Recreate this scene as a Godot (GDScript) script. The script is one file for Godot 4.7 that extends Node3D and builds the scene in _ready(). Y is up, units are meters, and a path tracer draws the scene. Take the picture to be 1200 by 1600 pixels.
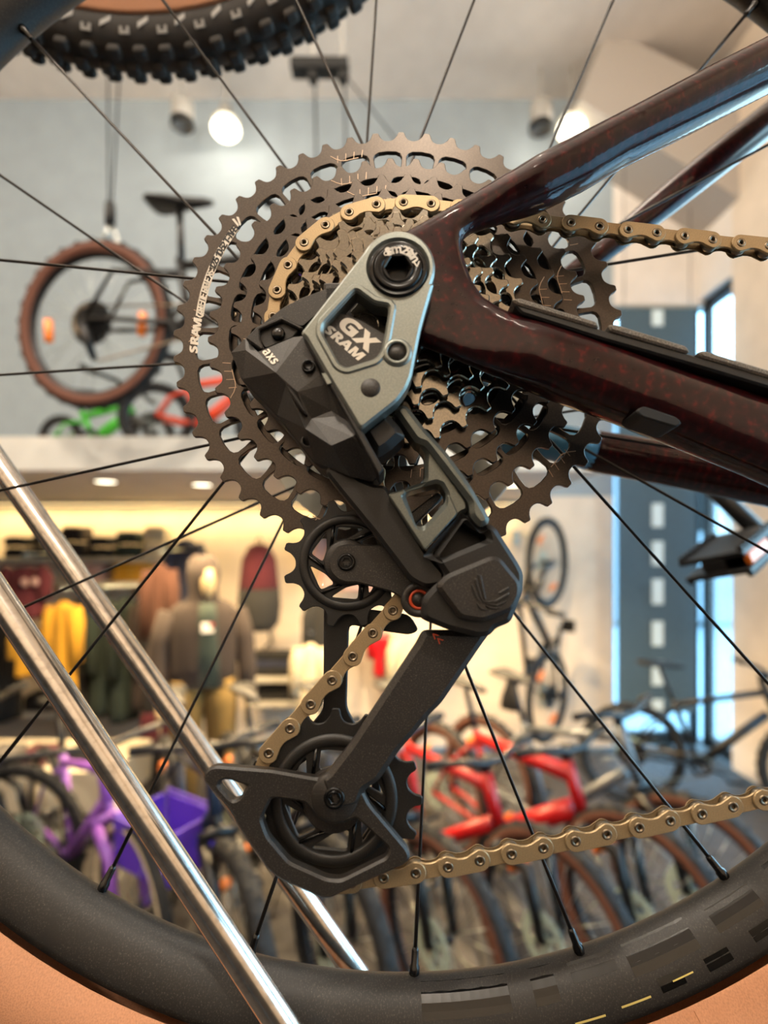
extends Node3D

# Lens: a level phone camera, 820 px focal length on a 1200 x 1600 frame, optical axis at row 850.
const FOCAL := 820.0
const AXIS_X := 600.0
const AXIS_Y := 850.0
const EYE := Vector3(0.0, 1.7, 0.0)

# The bicycle in front: its own frame has the origin at the rear hub, x forward, y up, z out of the drive side (millimetres).
var lean := Basis(Vector3.UP, -0.0123350) * Basis(Vector3.RIGHT, -0.1137436)
var hub := Vector3(7.028, 97.253, -288.655)
var eye_mm: Vector3
var used := {}
var M := {}
var cache := {}
var rng := RandomNumberGenerator.new()


func _ready() -> void:
	rng.seed = 7
	eye_mm = lean.inverse() * (-hub)
	var cam := Camera3D.new()
	cam.name = "camera"
	cam.projection = Camera3D.PROJECTION_FRUSTUM
	cam.near = 0.05
	cam.far = 60.0
	cam.size = 2.0 * cam.near * 800.0 / FOCAL
	cam.frustum_offset = Vector2(0.0, cam.near * 50.0 / FOCAL)
	cam.position = EYE
	var lens := CameraAttributesPhysical.new()
	lens.frustum_focal_length = 20.0
	lens.frustum_focus_distance = 0.235
	lens.exposure_aperture = 4.8
	cam.attributes = lens
	add_child(cam)
	cam.current = true

	var sky := ProceduralSkyMaterial.new()
	sky.sky_top_color = Color(0.52, 0.72, 0.86)
	sky.sky_horizon_color = Color(0.72, 0.88, 0.93)
	sky.ground_bottom_color = Color(0.42, 0.52, 0.56)
	sky.ground_horizon_color = Color(0.62, 0.76, 0.80)
	sky.sky_energy_multiplier = 3.0
	sky.ground_energy_multiplier = 2.0
	var env := Environment.new()
	env.background_mode = Environment.BG_SKY
	env.sky = Sky.new()
	env.sky.sky_material = sky
	env.tonemap_mode = Environment.TONE_MAPPER_LINEAR
	env.tonemap_exposure = 1.0
	env.sdfgi_enabled = true
	env.ssao_enabled = true
	env.ssil_enabled = true
	var we := WorldEnvironment.new()
	we.name = "environment"
	we.environment = env
	add_child(we)

	make_materials()
	build_room()
	build_lights()
	build_bicycle()
	build_stand()
	build_upper()
	build_clothes()
	build_floor_bikes()


# ---------------------------------------------------------------- helpers

func on(px: float, py: float, z: float) -> Vector3:   # a point of the photograph on the bicycle's plane z (mm)
	var d: Vector3 = lean.inverse() * Vector3((px - AXIS_X) / FOCAL, -(py - AXIS_Y) / FOCAL, -1.0)
	return eye_mm + d * ((z - eye_mm.z) / d.z)


func at(px: float, py: float, depth: float) -> Vector3:   # a point of the photograph at a distance in the shop (m)
	return EYE + Vector3((px - AXIS_X) / FOCAL, -(py - AXIS_Y) / FOCAL, -1.0) * depth


func outline(a: Array, z: float) -> PackedVector2Array:
	var r := PackedVector2Array()
	for i in a.size() / 2:
		var p := on(a[i * 2], a[i * 2 + 1], z)
		r.append(Vector2(p.x, p.y))
	return r


func rounded(p: PackedVector2Array, r: float, n := 4) -> PackedVector2Array:
	var o := PackedVector2Array()
	var c := p.size()
	for i in c:
		var a := p[(i + c - 1) % c]
		var b := p[i]
		var d := p[(i + 1) % c]
		var k := minf(r, minf(a.distance_to(b), b.distance_to(d)) * 0.45)
		var s := b + (a - b).normalized() * k
		var e := b + (d - b).normalized() * k
		for j in n + 1:
			var t := float(j) / n
			o.append(s.lerp(b, t).lerp(b.lerp(e, t), t))
	return o


func circle(c: Vector2, r: float, n := 24) -> PackedVector2Array:
	var o := PackedVector2Array()
	for i in n:
		o.append(c + Vector2.from_angle(TAU * i / n) * r)
	return o


func area(p: PackedVector2Array) -> float:
	var s := 0.0
	for i in p.size():
		s += p[i].cross(p[(i + 1) % p.size()])
	return s * 0.5


func ccw(p: PackedVector2Array, want := true) -> PackedVector2Array:
	if (area(p) > 0.0) != want:
		p = p.duplicate()
		p.reverse()
	return p


func inset(p: PackedVector2Array, c: float) -> PackedVector2Array:
	var o := PackedVector2Array()
	var n := p.size()
	for i in n:
		var e1 := (p[i] - p[(i + n - 1) % n]).normalized()
		var e2 := (p[(i + 1) % n] - p[i]).normalized()
		var n1 := Vector2(-e1.y, e1.x)
		var n2 := Vector2(-e2.y, e2.x)
		var m := (n1 + n2) / maxf(0.35, 1.0 + n1.dot(n2))
		o.append(p[i] + m * c)
	return o


func fill(poly: PackedVector2Array, holes: Array, out: PackedVector2Array) -> void:   # triangles of a polygon with holes
	if holes.is_empty():
		var t := Geometry2D.triangulate_polygon(poly)
		for i in t:
			out.append(poly[i])
		return
	var mid := 0.0
	for v in holes[0]:
		mid += v.x
	mid /= holes[0].size()
	mid += 0.00371
	for side in [-1, 1]:
		var far: float = 4000.0 * side
		var half := PackedVector2Array([Vector2(mid, -4000), Vector2(mid + far, -4000), Vector2(mid + far, 4000), Vector2(mid, 4000)])
		for piece in Geometry2D.intersect_polygons(poly, half):
			var parts: Array = [ccw(piece)]
			var inside: Array = []
			for h in holes:
				var lo := INF
				var hi := -INF
				for v in h:
					lo = minf(lo, v.x)
					hi = maxf(hi, v.x)
				if lo > mid or hi < mid:
					if (lo > mid) == (side > 0) and Geometry2D.is_point_in_polygon(h[0], piece):
						inside.append(h)
					continue
				var next: Array = []
				for q in parts:
					for w in Geometry2D.clip_polygons(q, h):
						if not Geometry2D.is_polygon_clockwise(w):
							next.append(w)
				parts = next
			for q in parts:
				var own: Array = []
				for h in inside:
					if parts.size() == 1 or Geometry2D.is_point_in_polygon(h[0], q):
						own.append(h)
				fill(q, own, out)


func start(smooth := false) -> SurfaceTool:
	var st := SurfaceTool.new()
	st.begin(Mesh.PRIMITIVE_TRIANGLES)
	st.set_smooth_group(0 if smooth else -1)
	return st


func tri(st: SurfaceTool, a: Vector3, b: Vector3, c: Vector3) -> void:   # counter-clockwise as seen from outside
	st.add_vertex(a)
	st.add_vertex(c)
	st.add_vertex(b)


func quad(st: SurfaceTool, a: Vector3, b: Vector3, c: Vector3, d: Vector3) -> void:
	tri(st, a, b, c)
	tri(st, a, c, d)


func loops(raw: PackedVector2Array, way: bool, ch: float, soft: float) -> Array:   # an outline and the same outline drawn in by the chamfer
	raw = ccw(raw, way)
	if soft <= 0.0:
		return [raw, inset(raw, ch)]
	return [rounded(raw, soft, 3), rounded(inset(raw, ch), maxf(soft - ch * 0.5, 0.12), 3)]


func plate(st: SurfaceTool, outer: PackedVector2Array, holes: Array, z0: float, z1: float, ch := 0.3, xf := Transform3D.IDENTITY, soft := 0.0) -> void:
	var t := PackedVector2Array()
	var all: Array = []
	for trial in 5:
		all = [loops(outer, true, ch, soft)]
		var fh: Array = []
		for h in holes:
			all.append(loops(h, false, ch, soft))
			fh.append(ccw(all[-1][1]))
		t = PackedVector2Array()
		if Geometry2D.triangulate_polygon(all[0][1]).size() > 0:
			fill(all[0][1], fh, t)
		if t.size():
			break
		ch *= 0.5
	for i in t.size() / 3:
		var a := t[i * 3]
		var b := t[i * 3 + 1]
		var c := t[i * 3 + 2]
		if (b - a).cross(c - a) < 0.0:
			var s := b
			b = c
			c = s
		tri(st, xf * Vector3(a.x, a.y, z1), xf * Vector3(b.x, b.y, z1), xf * Vector3(c.x, c.y, z1))
		tri(st, xf * Vector3(a.x, a.y, z0), xf * Vector3(c.x, c.y, z0), xf * Vector3(b.x, b.y, z0))
	for pair in all:
		var loop: PackedVector2Array = pair[0]
		var ins: PackedVector2Array = pair[1]
		var n := loop.size()
		for i in n:
			var j := (i + 1) % n
			var a := loop[i]
			var b := loop[j]
			quad(st, xf * Vector3(a.x, a.y, z0), xf * Vector3(b.x, b.y, z0), xf * Vector3(b.x, b.y, z1 - ch), xf * Vector3(a.x, a.y, z1 - ch))
			quad(st, xf * Vector3(a.x, a.y, z1 - ch), xf * Vector3(b.x, b.y, z1 - ch), xf * Vector3(ins[j].x, ins[j].y, z1), xf * Vector3(ins[i].x, ins[i].y, z1))


func lathe(st: SurfaceTool, prof: Array, n := 32, xf := Transform3D.IDENTITY, a0 := 0.0, a1 := TAU) -> void:   # profile of (radius, z) turned about z
	for i in n:
		var t0 := a0 + (a1 - a0) * i / n
		var t1 := a0 + (a1 - a0) * (i + 1) / n
		var c0 := Vector2.from_angle(t0)
		var c1 := Vector2.from_angle(t1) if i < n - 1 or a1 - a0 < TAU - 0.001 else Vector2.from_angle(a0)
		for k in prof.size() - 1:
			var p: Vector2 = prof[k]
			var q: Vector2 = prof[k + 1]
			var a := xf * Vector3(c0.x * p.x, c0.y * p.x, p.y)
			var b := xf * Vector3(c1.x * p.x, c1.y * p.x, p.y)
			var c := xf * Vector3(c1.x * q.x, c1.y * q.x, q.y)
			var d := xf * Vector3(c0.x * q.x, c0.y * q.x, q.y)
			if p.x > 0.0001:
				tri(st, a, b, c)
			if q.x > 0.0001:
				tri(st, a, c, d)


func loft(st: SurfaceTool, rings: Array, caps := true) -> void:
	var n: int = rings[0].size()
	for k in rings.size() - 1:
		for i in n:
			var j := (i + 1) % n
			quad(st, rings[k][i], rings[k][j], rings[k + 1][j], rings[k + 1][i])
	if caps:
		for e in [0, rings.size() - 1]:
			var m := Vector3.ZERO
			for v in rings[e]:
				m += v
			m /= n
			for i in n:
				if e == 0:
					tri(st, m, rings[e][(i + 1) % n], rings[e][i])
				else:
					tri(st, m, rings[e][i], rings[e][(i + 1) % n])


func tube(st: SurfaceTool, pts: Array, rad: Variant, n := 10, flat := 1.0, side := Vector3.ZERO) -> void:   # rad: a number or one radius for each point; flat squeezes across 'side'
	var rings: Array = []
	var u := Vector3.ZERO
	for i in pts.size():
		var d: Vector3 = (pts[mini(i + 1, pts.size() - 1)] - pts[maxi(i - 1, 0)]).normalized()
		if u == Vector3.ZERO:
			u = side if side != Vector3.ZERO else (Vector3.UP if absf(d.y) < 0.9 else Vector3.RIGHT)
		u = (u - d * u.dot(d)).normalized()
		var v := d.cross(u)
		var r: float = rad[i] if rad is Array else rad
		var ring: Array = []
		for k in n:
			var t := TAU * k / n
			ring.append(pts[i] + u * cos(t) * r * flat + v * sin(t) * r)
		rings.append(ring)
	loft(st, rings)


func box(st: SurfaceTool, c: Vector3, s: Vector3, ch := 0.0, b := Basis.IDENTITY) -> void:
	var h := s * 0.5
	if ch <= 0.0:
		var v: Array = []
		for i in 8:
			v.append(c + b * Vector3(h.x * (1 if i & 1 else -1), h.y * (1 if i & 2 else -1), h.z * (1 if i & 4 else -1)))
		for f in [[4, 5, 7, 6], [1, 0, 2, 3], [5, 1, 3, 7], [0, 4, 6, 2], [6, 7, 3, 2], [0, 1, 5, 4]]:
			quad(st, v[f[0]], v[f[1]], v[f[2]], v[f[3]])
		return
	var o := PackedVector2Array([Vector2(-h.x, -h.y), Vector2(h.x, -h.y), Vector2(h.x, h.y), Vector2(-h.x, h.y)])
	o = rounded(o, ch * 1.6, 3)
	var rings: Array = []
	for e in [[-h.z, ch], [-h.z + ch * 0.4, ch * 0.3], [-h.z + ch, 0.0], [h.z - ch, 0.0], [h.z - ch * 0.4, ch * 0.3], [h.z, ch]]:
		var q := inset(ccw(o), e[1])
		var ring: Array = []
		for p in q:
			ring.append(c + b * Vector3(p.x, p.y, e[0]))
		rings.append(ring)
	loft(st, rings)


func numbered(called: String) -> String:
	var k: int = used.get(called, 0)
	used[called] = k + 1
	return called if k == 0 else "%s_%03d" % [called, k]


func mesh_of(st: SurfaceTool, scale := 1.0) -> ArrayMesh:
	st.generate_normals()
	var m := st.commit()
	if scale != 1.0:
		var a := m.surface_get_arrays(0)
		var v: PackedVector3Array = a[Mesh.ARRAY_VERTEX]
		for i in v.size():
			v[i] *= scale
		a[Mesh.ARRAY_VERTEX] = v
		m = ArrayMesh.new()
		m.add_surface_from_arrays(Mesh.PRIMITIVE_TRIANGLES, a)
	return m


func put(called: String, mesh: Mesh, mat: Material, parent: Node, xf := Transform3D.IDENTITY) -> MeshInstance3D:
	var o := MeshInstance3D.new()
	o.name = numbered(called) if parent == self else called
	o.mesh = mesh
	o.material_override = mat
	o.transform = xf
	parent.add_child(o, true)
	return o


func part(called: String, st: SurfaceTool, mat: Material, parent: Node, scale := 1.0) -> MeshInstance3D:
	return put(called, mesh_of(st, scale), mat, parent)


func tag(o: Node, label: String, category := "", group := "", kind := "") -> Node:
	o.set_meta("label", label)
	if category:
		o.set_meta("category", category)
	if group:
		o.set_meta("group", group)
	if kind:
		o.set_meta("kind", kind)
	return o


func thing(called: String, label: String, category: String, where := Vector3.ZERO, group := "") -> Node3D:
	var o := Node3D.new()
	o.name = numbered(called)
	add_child(o)
	o.position = where
	tag(o, label, category, group)
	return o


func setting(called: String, st: SurfaceTool, mat: Material) -> MeshInstance3D:
	var o := part(called, st, mat, self)
	o.set_meta("kind", "structure")
	return o


func node(called: String, parent: Node) -> Node3D:
	var o := Node3D.new()
	o.name = called
	parent.add_child(o, true)
	return o


func lettering(s: String, font: String, height: float, xf: Transform3D, mat: Material, parent: Node, called := "lettering", bold := 0.0) -> MeshInstance3D:   # height of the capitals in metres
	var t := TextMesh.new()
	var f := SystemFont.new()
	f.font_names = PackedStringArray([font])
	f.font_weight = 700
	var v := FontVariation.new()
	v.base_font = f
	v.variation_embolden = bold
	t.font = v
	t.font_size = 48
	t.pixel_size = height / (48.0 * 0.72)
	t.depth = 0.00025
	t.curve_step = 1.0
	t.text = s
	var a := ArrayMesh.new()
	a.add_surface_from_arrays(Mesh.PRIMITIVE_TRIANGLES, t.get_mesh_arrays())
	return put(called, a, mat, parent, xf)


# ---------------------------------------------------------------- materials

func grain(freq: float, seed_: int, ramp: Array, kind := FastNoiseLite.TYPE_SIMPLEX_SMOOTH, size := 256, octaves := 3) -> NoiseTexture2D:
	var n := FastNoiseLite.new()
	n.noise_type = kind
	n.frequency = freq
	n.seed = seed_
	n.fractal_octaves = octaves
	var t := NoiseTexture2D.new()
	t.width = size
	t.height = size
	t.seamless = true
	t.noise = n
	var g := Gradient.new()
	var off := PackedFloat32Array()
	var col := PackedColorArray()
	for r in ramp:
		off.append(r[0])
		col.append(r[1])
	g.offsets = off
	g.colors = col
	t.color_ramp = g
	return t


func mat(called: String, c: Color, rough: float, metal := 0.0) -> StandardMaterial3D:
	var m := StandardMaterial3D.new()
	m.resource_name = called
	m.albedo_color = c
	m.roughness = rough
	m.metallic = metal
	M[called] = m
	return m


func textured(m: StandardMaterial3D, t: Texture2D, scale: float) -> StandardMaterial3D:
	m.albedo_texture = t
	m.uv1_triplanar = true
	m.uv1_scale = Vector3.ONE * scale
	return m


func grey(v: float) -> Color:
	return Color(v, v, v)


func make_materials() -> void:
	var dust := grain(0.09, 3, [[0.0, grey(0.88)], [0.55, grey(0.93)], [0.70, grey(0.97)], [0.80, Color(1.0, 0.98, 0.95)]], FastNoiseLite.TYPE_SIMPLEX, 256, 4)
	var speck := grain(0.16, 5, [[0.0, grey(0.34)], [0.73, grey(0.40)], [0.80, grey(0.62)], [0.86, grey(1.0)]], FastNoiseLite.TYPE_SIMPLEX, 512, 2)
	# the bicycle
	textured(mat("black_steel", Color(0.33, 0.305, 0.285), 0.33, 1.0), dust, 30.0)
	textured(mat("nickel", Color(0.60, 0.57, 0.52), 0.15, 0.95), dust, 30.0)
	textured(mat("chain_gold", Color(0.68, 0.59, 0.45), 0.4, 0.6), dust, 60.0)
	mat("bare_edge", Color(0.72, 0.62, 0.53), 0.35, 0.8)
	mat("chain_pin", Color(0.52, 0.47, 0.40), 0.35, 1.0)
	textured(mat("silver_paint", Color(0.54, 0.56, 0.54), 0.36, 0.8), dust, 40.0)
	textured(mat("link_paint", Color(0.45, 0.47, 0.45), 0.38, 0.8), dust, 40.0)
	textured(mat("satin_black", Color(0.35, 0.32, 0.29), 0.46), speck, 14.0)
	textured(mat("resin_black", Color(0.20, 0.185, 0.165), 0.48), speck, 16.0)
	mat("gloss_black", Color(0.03, 0.03, 0.03), 0.16, 0.0)
	mat("bolt_black", Color(0.10, 0.10, 0.10), 0.22, 0.6)
	mat("print_white", Color(0.88, 0.85, 0.80), 0.5)
	mat("ring_orange", Color(0.72, 0.25, 0.10), 0.45)
	mat("anodised_red", Color(0.80, 0.06, 0.05), 0.3, 0.8)
	var paint := mat("frame_paint", Color(1, 1, 1), 0.38, 0.2)
	textured(paint, grain(0.035, 11, [[0.0, Color(0.10, 0.030, 0.038)], [0.5, Color(0.135, 0.036, 0.046)], [0.68, Color(0.18, 0.042, 0.052)], [0.85, Color(0.30, 0.055, 0.065)]], FastNoiseLite.TYPE_SIMPLEX_SMOOTH, 512, 5), 10.0)
	paint.metallic_specular = 0.15
	paint.clearcoat_enabled = true
	paint.clearcoat = 0.65
	paint.clearcoat_roughness = 0.06
	var blue := mat("sleeve_blue", Color(0.10, 0.40, 0.52), 0.3, 0.2)
	blue.clearcoat_enabled = true
	textured(mat("guard_rubber", Color(0.62, 0.58, 0.53), 0.75), grain(0.3, 21, [[0.0, grey(0.5)], [0.6, grey(0.6)], [0.75, grey(1.0)]], FastNoiseLite.TYPE_SIMPLEX, 256, 3), 20.0)
	textured(mat("rim_carbon", Color(0.30, 0.275, 0.25), 0.5), speck, 9.0)
	mat("rim_decal", Color(0.035, 0.033, 0.03), 0.14)
	mat("decal_gold", Color(0.88, 0.80, 0.48), 0.3, 0.4)
	textured(mat("tan_wall", Color(0.78, 0.55, 0.40), 0.8), grain(0.2, 31, [[0.0, grey(0.75)], [0.5, grey(0.92)], [1.0, grey(1.0)]], FastNoiseLite.TYPE_SIMPLEX, 256, 4), 18.0)
	textured(mat("tread_rubber", Color(0.20, 0.185, 0.17), 0.8), dust, 10.0)
	mat("spoke_black", Color(0.16, 0.145, 0.135), 0.3, 0.7)
	mat("cable_black", Color(0.05, 0.05, 0.05), 0.7)
	textured(mat("chrome", Color(0.86, 0.83, 0.79), 0.2, 1.0), grain(0.05, 41, [[0.0, grey(0.82)], [0.5, grey(1.0)]], FastNoiseLite.TYPE_SIMPLEX, 256, 5), 12.0)
	# the shop
	textured(mat("ceiling_white", Color(0.86, 0.83, 0.80), 0.9), grain(0.02, 51, [[0.0, grey(0.96)], [1.0, grey(1.0)]]), 1.0)
	textured(mat("wall_grey", Color(0.57, 0.615, 0.645), 0.9), grain(0.02, 52, [[0.0, grey(0.95)], [1.0, grey(1.0)]]), 0.8)
	textured(mat("wall_cream", Color(0.86, 0.80, 0.73), 0.9), grain(0.02, 53, [[0.0, grey(0.94)], [1.0, grey(1.0)]]), 0.8)
	textured(mat("ledge_white", Color(0.84, 0.82, 0.78), 0.85), grain(0.02, 54, [[0.0, grey(0.95)], [1.0, grey(1.0)]]), 0.8)
	textured(mat("floor_plank", Color(0.25, 0.24, 0.24), 0.55), grain(0.03, 55, [[0.0, Color(0.65, 0.62, 0.6)], [1.0, grey(1.0)]], FastNoiseLite.TYPE_SIMPLEX, 256, 5), 1.5)
	textured(mat("wall_dark", Color(0.24, 0.22, 0.21), 0.8), grain(0.02, 58, [[0.0, grey(0.9)], [1.0, grey(1.0)]]), 0.8)
	mat("beam_grey", Color(0.66, 0.63, 0.60), 0.9)
	mat("frame_dark", Color(0.10, 0.11, 0.12), 0.4, 0.5)
	var glass := mat("window_glass", Color(0.9, 0.97, 0.98, 0.08), 0.03)
	glass.transparency = BaseMaterial3D.TRANSPARENCY_ALPHA
	textured(mat("pavement", Color(0.66, 0.72, 0.74), 0.9), grain(0.05, 56, [[0.0, grey(0.85)], [1.0, grey(1.0)]]), 0.5)
	textured(mat("banner_blue", Color(0.27, 0.36, 0.42), 0.8), grain(0.06, 57, [[0.0, grey(0.93)], [1.0, grey(1.0)]]), 1.0)
	mat("banner_white", Color(0.80, 0.88, 0.92), 0.8)
	mat("lamp_body", Color(0.62, 0.61, 0.59), 0.5)
	mat("black_metal", Color(0.06, 0.06, 0.06), 0.5, 0.3)
	mat("bike_black", Color(0.055, 0.058, 0.065), 0.35, 0.2)
	mat("bike_red", Color(0.60, 0.03, 0.05), 0.35)
	mat("bike_navy", Color(0.11, 0.15, 0.22), 0.35, 0.2)
	mat("bike_green", Color(0.20, 0.62, 0.13), 0.4)
	mat("bike_orange", Color(0.78, 0.22, 0.06), 0.4)
	mat("bike_purple", Color(0.50, 0.30, 0.66), 0.4)
	mat("bike_grey", Color(0.36, 0.38, 0.40), 0.35, 0.3)
	mat("crate_purple", Color(0.34, 0.20, 0.72), 0.5)
	mat("tyre_black", Color(0.055, 0.055, 0.058), 0.8)
	mat("tyre_brown", Color(0.36, 0.21, 0.15), 0.8)
	mat("tyre_cream", Color(0.72, 0.66, 0.56), 0.8)
	mat("rim_grey", Color(0.16, 0.16, 0.17), 0.35, 0.6)
	mat("steel", Color(0.70, 0.72, 0.70), 0.3, 1.0)
	mat("rotor_steel", Color(0.66, 0.72, 0.66), 0.5, 0.2)
	var amber := mat("amber", Color(0.98, 0.50, 0.03), 0.25)
	amber.clearcoat_enabled = true
	mat("saddle_black", Color(0.07, 0.07, 0.075), 0.5)
	for c in [["cloth_black", Color(0.075, 0.07, 0.07)], ["cloth_brown", Color(0.14, 0.09, 0.065)], ["cloth_khaki", Color(0.47, 0.37, 0.17)], ["cloth_burgundy", Color(0.32, 0.07, 0.12)], ["cloth_mustard", Color(0.75, 0.55, 0.10)], ["cloth_green", Color(0.13, 0.18, 0.15)], ["cloth_navy", Color(0.13, 0.15, 0.24)], ["cloth_rust", Color(0.26, 0.13, 0.07)], ["cloth_grey", Color(0.40, 0.38, 0.36)], ["cloth_cream", Color(0.80, 0.74, 0.62)], ["cloth_rose", Color(0.72, 0.58, 0.56)]]:
		var m := mat(c[0], c[1], 0.9)
		m.rim_enabled = true
		m.rim = 0.3
		textured(m, grain(0.12, 60, [[0.0, grey(0.78)], [1.0, grey(1.0)]], FastNoiseLite.TYPE_SIMPLEX, 128, 3) if not cache.has("weave") else cache.weave, 6.0)
		cache["weave"] = m.albedo_texture
	mat("skin_cream", Color(0.62, 0.54, 0.40), 0.7)
	mat("shelf_grey", Color(0.62, 0.60, 0.56), 0.6)
	mat("cabinet_white", Color(0.80, 0.76, 0.66), 0.6)
	mat("cabinet_dark", Color(0.20, 0.18, 0.16), 0.6)
	var glow := mat("lamp_glow", Color(1, 0.97, 0.9), 0.5)
	glow.emission_enabled = true
	glow.emission = Color(1.0, 0.95, 0.82)
	glow.emission_energy_multiplier = 6.0
	var strip := mat("strip_glow", Color(1, 0.95, 0.8), 0.5)
	strip.emission_enabled = true
	strip.emission = Color(1.0, 0.86, 0.6)
	strip.emission_energy_multiplier = 3.0


# ---------------------------------------------------------------- the shop

const BACK := -4.4
const TOP := 5.43
const RIGHT_WALL := 2.64
const LEDGE_D := 2.49


func slab(called: String, lo: Vector3, hi: Vector3, m: Material) -> MeshInstance3D:
	var st := start()
	box(st, (lo + hi) * 0.5, hi - lo)
	return setting(called, st, m)


func build_room() -> void:
	var st := start()
	box(st, Vector3(-0.9, -0.14, -0.2), Vector3(7.5, 0.2, 9.0))
	var fl := setting("floor", st, M.floor_plank)
	fl.set_meta("label", "dark grey brown plank floor of the shop")
	var pm := start()
	box(pm, Vector3.ZERO, Vector3(0.178, 0.04, 1.3), 0.006)
	var plank := mesh_of(pm)
	for i in 20:                                   # the planks under the bicycles that can be told apart
		for j in 3:
			put("plank", plank, M.floor_plank, fl, Transform3D(Basis.IDENTITY, Vector3(-1.7 + 0.182 * i, -0.02, -3.62 + 1.31 * j + 0.3 * (i % 2))))
	slab("ceiling", Vector3(-4.6, TOP, -4.6), Vector3(2.8, TOP + 0.15, 4.2), M.ceiling_white)
	slab("wall_left", Vector3(-4.65, 0, -4.6), Vector3(-4.5, 2.3, 4.2), M.wall_dark)
	slab("wall_left_upper", Vector3(-4.65, 2.3, -4.6), Vector3(-4.5, TOP, 4.2), M.wall_cream)
	slab("wall_front", Vector3(-4.65, 0, 4.0), Vector3(2.8, 2.3, 4.15), M.wall_dark)
	slab("wall_front_upper", Vector3(-4.65, 2.3, 4.0), Vector3(2.8, TOP, 4.15), M.wall_cream)
	slab("wall_back_upper", Vector3(-4.6, 2.10, BACK - 0.15), Vector3(1.92, TOP, BACK), M.wall_grey)
	slab("wall_back", Vector3(-4.6, 0, BACK - 0.15), Vector3(1.92, 2.10, BACK), M.wall_cream)
	slab("wall_back_header", Vector3(1.92, 3.70, BACK - 0.15), Vector3(2.8, TOP, BACK), M.ceiling_white)
	slab("wall_right", Vector3(RIGHT_WALL, 0, -3.98), Vector3(RIGHT_WALL + 0.16, TOP, -3.0), M.wall_cream)
	slab("wall_right_header", Vector3(RIGHT_WALL, 3.74, BACK - 0.15), Vector3(RIGHT_WALL + 0.16, TOP, -3.98), M.ceiling_white)
	slab("wall_right_lintel", Vector3(RIGHT_WALL, 3.30, -3.0), Vector3(RIGHT_WALL + 0.16, TOP, 1.0), M.wall_cream)
	slab("wall_right_rear", Vector3(RIGHT_WALL, 0, 1.0), Vector3(RIGHT_WALL + 0.16, TOP, 4.2), M.wall_cream)
	# the deep ledge over the clothes
	slab("trim_1", Vector3(-4.5, 2.05, BACK), Vector3(1.08, 2.21, -LEDGE_D), M.ledge_white)
	# sloping beam under the ceiling by the shop window
	st = start()
	var bm: Array = []
	var bk: Array = []
	for p in [[905, 155], [950, 44], [1250, 190], [1250, 370], [1140, 300]]:
		var q := at(p[0], p[1], 3.9)
		bm.append(q)
		bk.append(Vector3(q.x, q.y, BACK + 0.001))
	loft(st, [bk, bm])
	setting("trim_2", st, M.beam_grey)
	# shop windows: frame, panes
	window("window_1", Vector3(1.92, 0, BACK - 0.08), Vector3(RIGHT_WALL, 0, BACK - 0.08), 3.70, 1)
	window("window_2", Vector3(RIGHT_WALL + 0.08, 0, BACK), Vector3(RIGHT_WALL + 0.08, 0, -3.98), 3.74, 1)
	window("window_3", Vector3(RIGHT_WALL + 0.08, 0, -3.0), Vector3(RIGHT_WALL + 0.08, 0, 1.0), 3.30, 3)
	# the street outside
	st = start()
	box(st, Vector3(6.0, -0.3, -8.0), Vector3(24.0, 0.2, 26.0))
	setting("pavement", st, M.pavement)
	st = start()
	box(st, Vector3(7.0, 2.4, -13.0), Vector3(3.4, 5.0, 2.0))
	box(st, Vector3(7.0, 5.0, -13.0), Vector3(3.7, 0.25, 2.3))
	var house := part("street_building", st, M.wall_grey, self)
	tag(house, "pale building across the street seen through the shop window", "building")
	for i in 3:
		st = start()
		box(st, Vector3(5.9 + 1.1 * i, 2.6, -11.98), Vector3(0.6, 1.2, 0.06))
		part("pane", st, M.frame_dark, house)
	# banner of a road with a dashed centre line, hung before the window
	var bn := thing("hanging_banner", "tall slate blue banner with a dashed white centre stripe before the window", "banner")
	var tl := at(965, 481, 4.2)
	var br := at(1087, 1113, 4.2)
	st = start()
	box(st, (tl + br) * 0.5, Vector3(br.x - tl.x, tl.y - br.y, 0.012), 0.003)
	part("cloth", st, M.banner_blue, bn)
	for y in [[481, 512], [784, 826], [843, 886], [902, 947], [968, 1012], [1029, 1074], [1090, 1113]]:
		st = start()
		var a := at(1019, y[0] + 3, 4.185)
		var b := at(1036, y[1] - 3, 4.185)
		box(st, (a + b) * 0.5, Vector3(b.x - a.x, a.y - b.y, 0.006))
		part("stripe", st, M.banner_white, bn)
	st = start()
	tube(st, [at(960, 479, 4.2), at(1092, 479, 4.2)], 0.015)
	part("rod", st, M.steel, bn)
	for x in [975, 1078]:
		st = start()
		tube(st, [at(x, 479, 4.2), Vector3(at(x, 479, 4.2).x, TOP, -4.2)], 0.003, 5)
		part("cord", st, M.cable_black, bn)


func window(called: String, a: Vector3, b: Vector3, h: float, panes: int) -> void:
	var d := (b - a).normalized()
	var n := d.cross(Vector3.UP)
	var bas := Basis(d, Vector3.UP, n)
	var st := start()
	var len := a.distance_to(b)
	for i in panes + 1:
		box(st, a + d * (len * i / panes) + Vector3(0, h * 0.5, 0), Vector3(0.05, h, 0.07), 0.0, bas)
	box(st, (a + b) * 0.5 + Vector3(0, h - 0.035, 0), Vector3(len, 0.07, 0.07), 0.0, bas)
	box(st, (a + b) * 0.5 + Vector3(0, 0.05, 0), Vector3(len, 0.10, 0.07), 0.0, bas)
	var w := setting(called, st, M.frame_dark)
	for i in panes:
		st = start()
		box(st, a + d * (len * (i + 0.5) / panes) + Vector3(0, h * 0.5, 0), Vector3(len / panes - 0.05, h - 0.12, 0.01), 0.0, bas)
		part("pane", st, M.window_glass, w)


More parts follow.
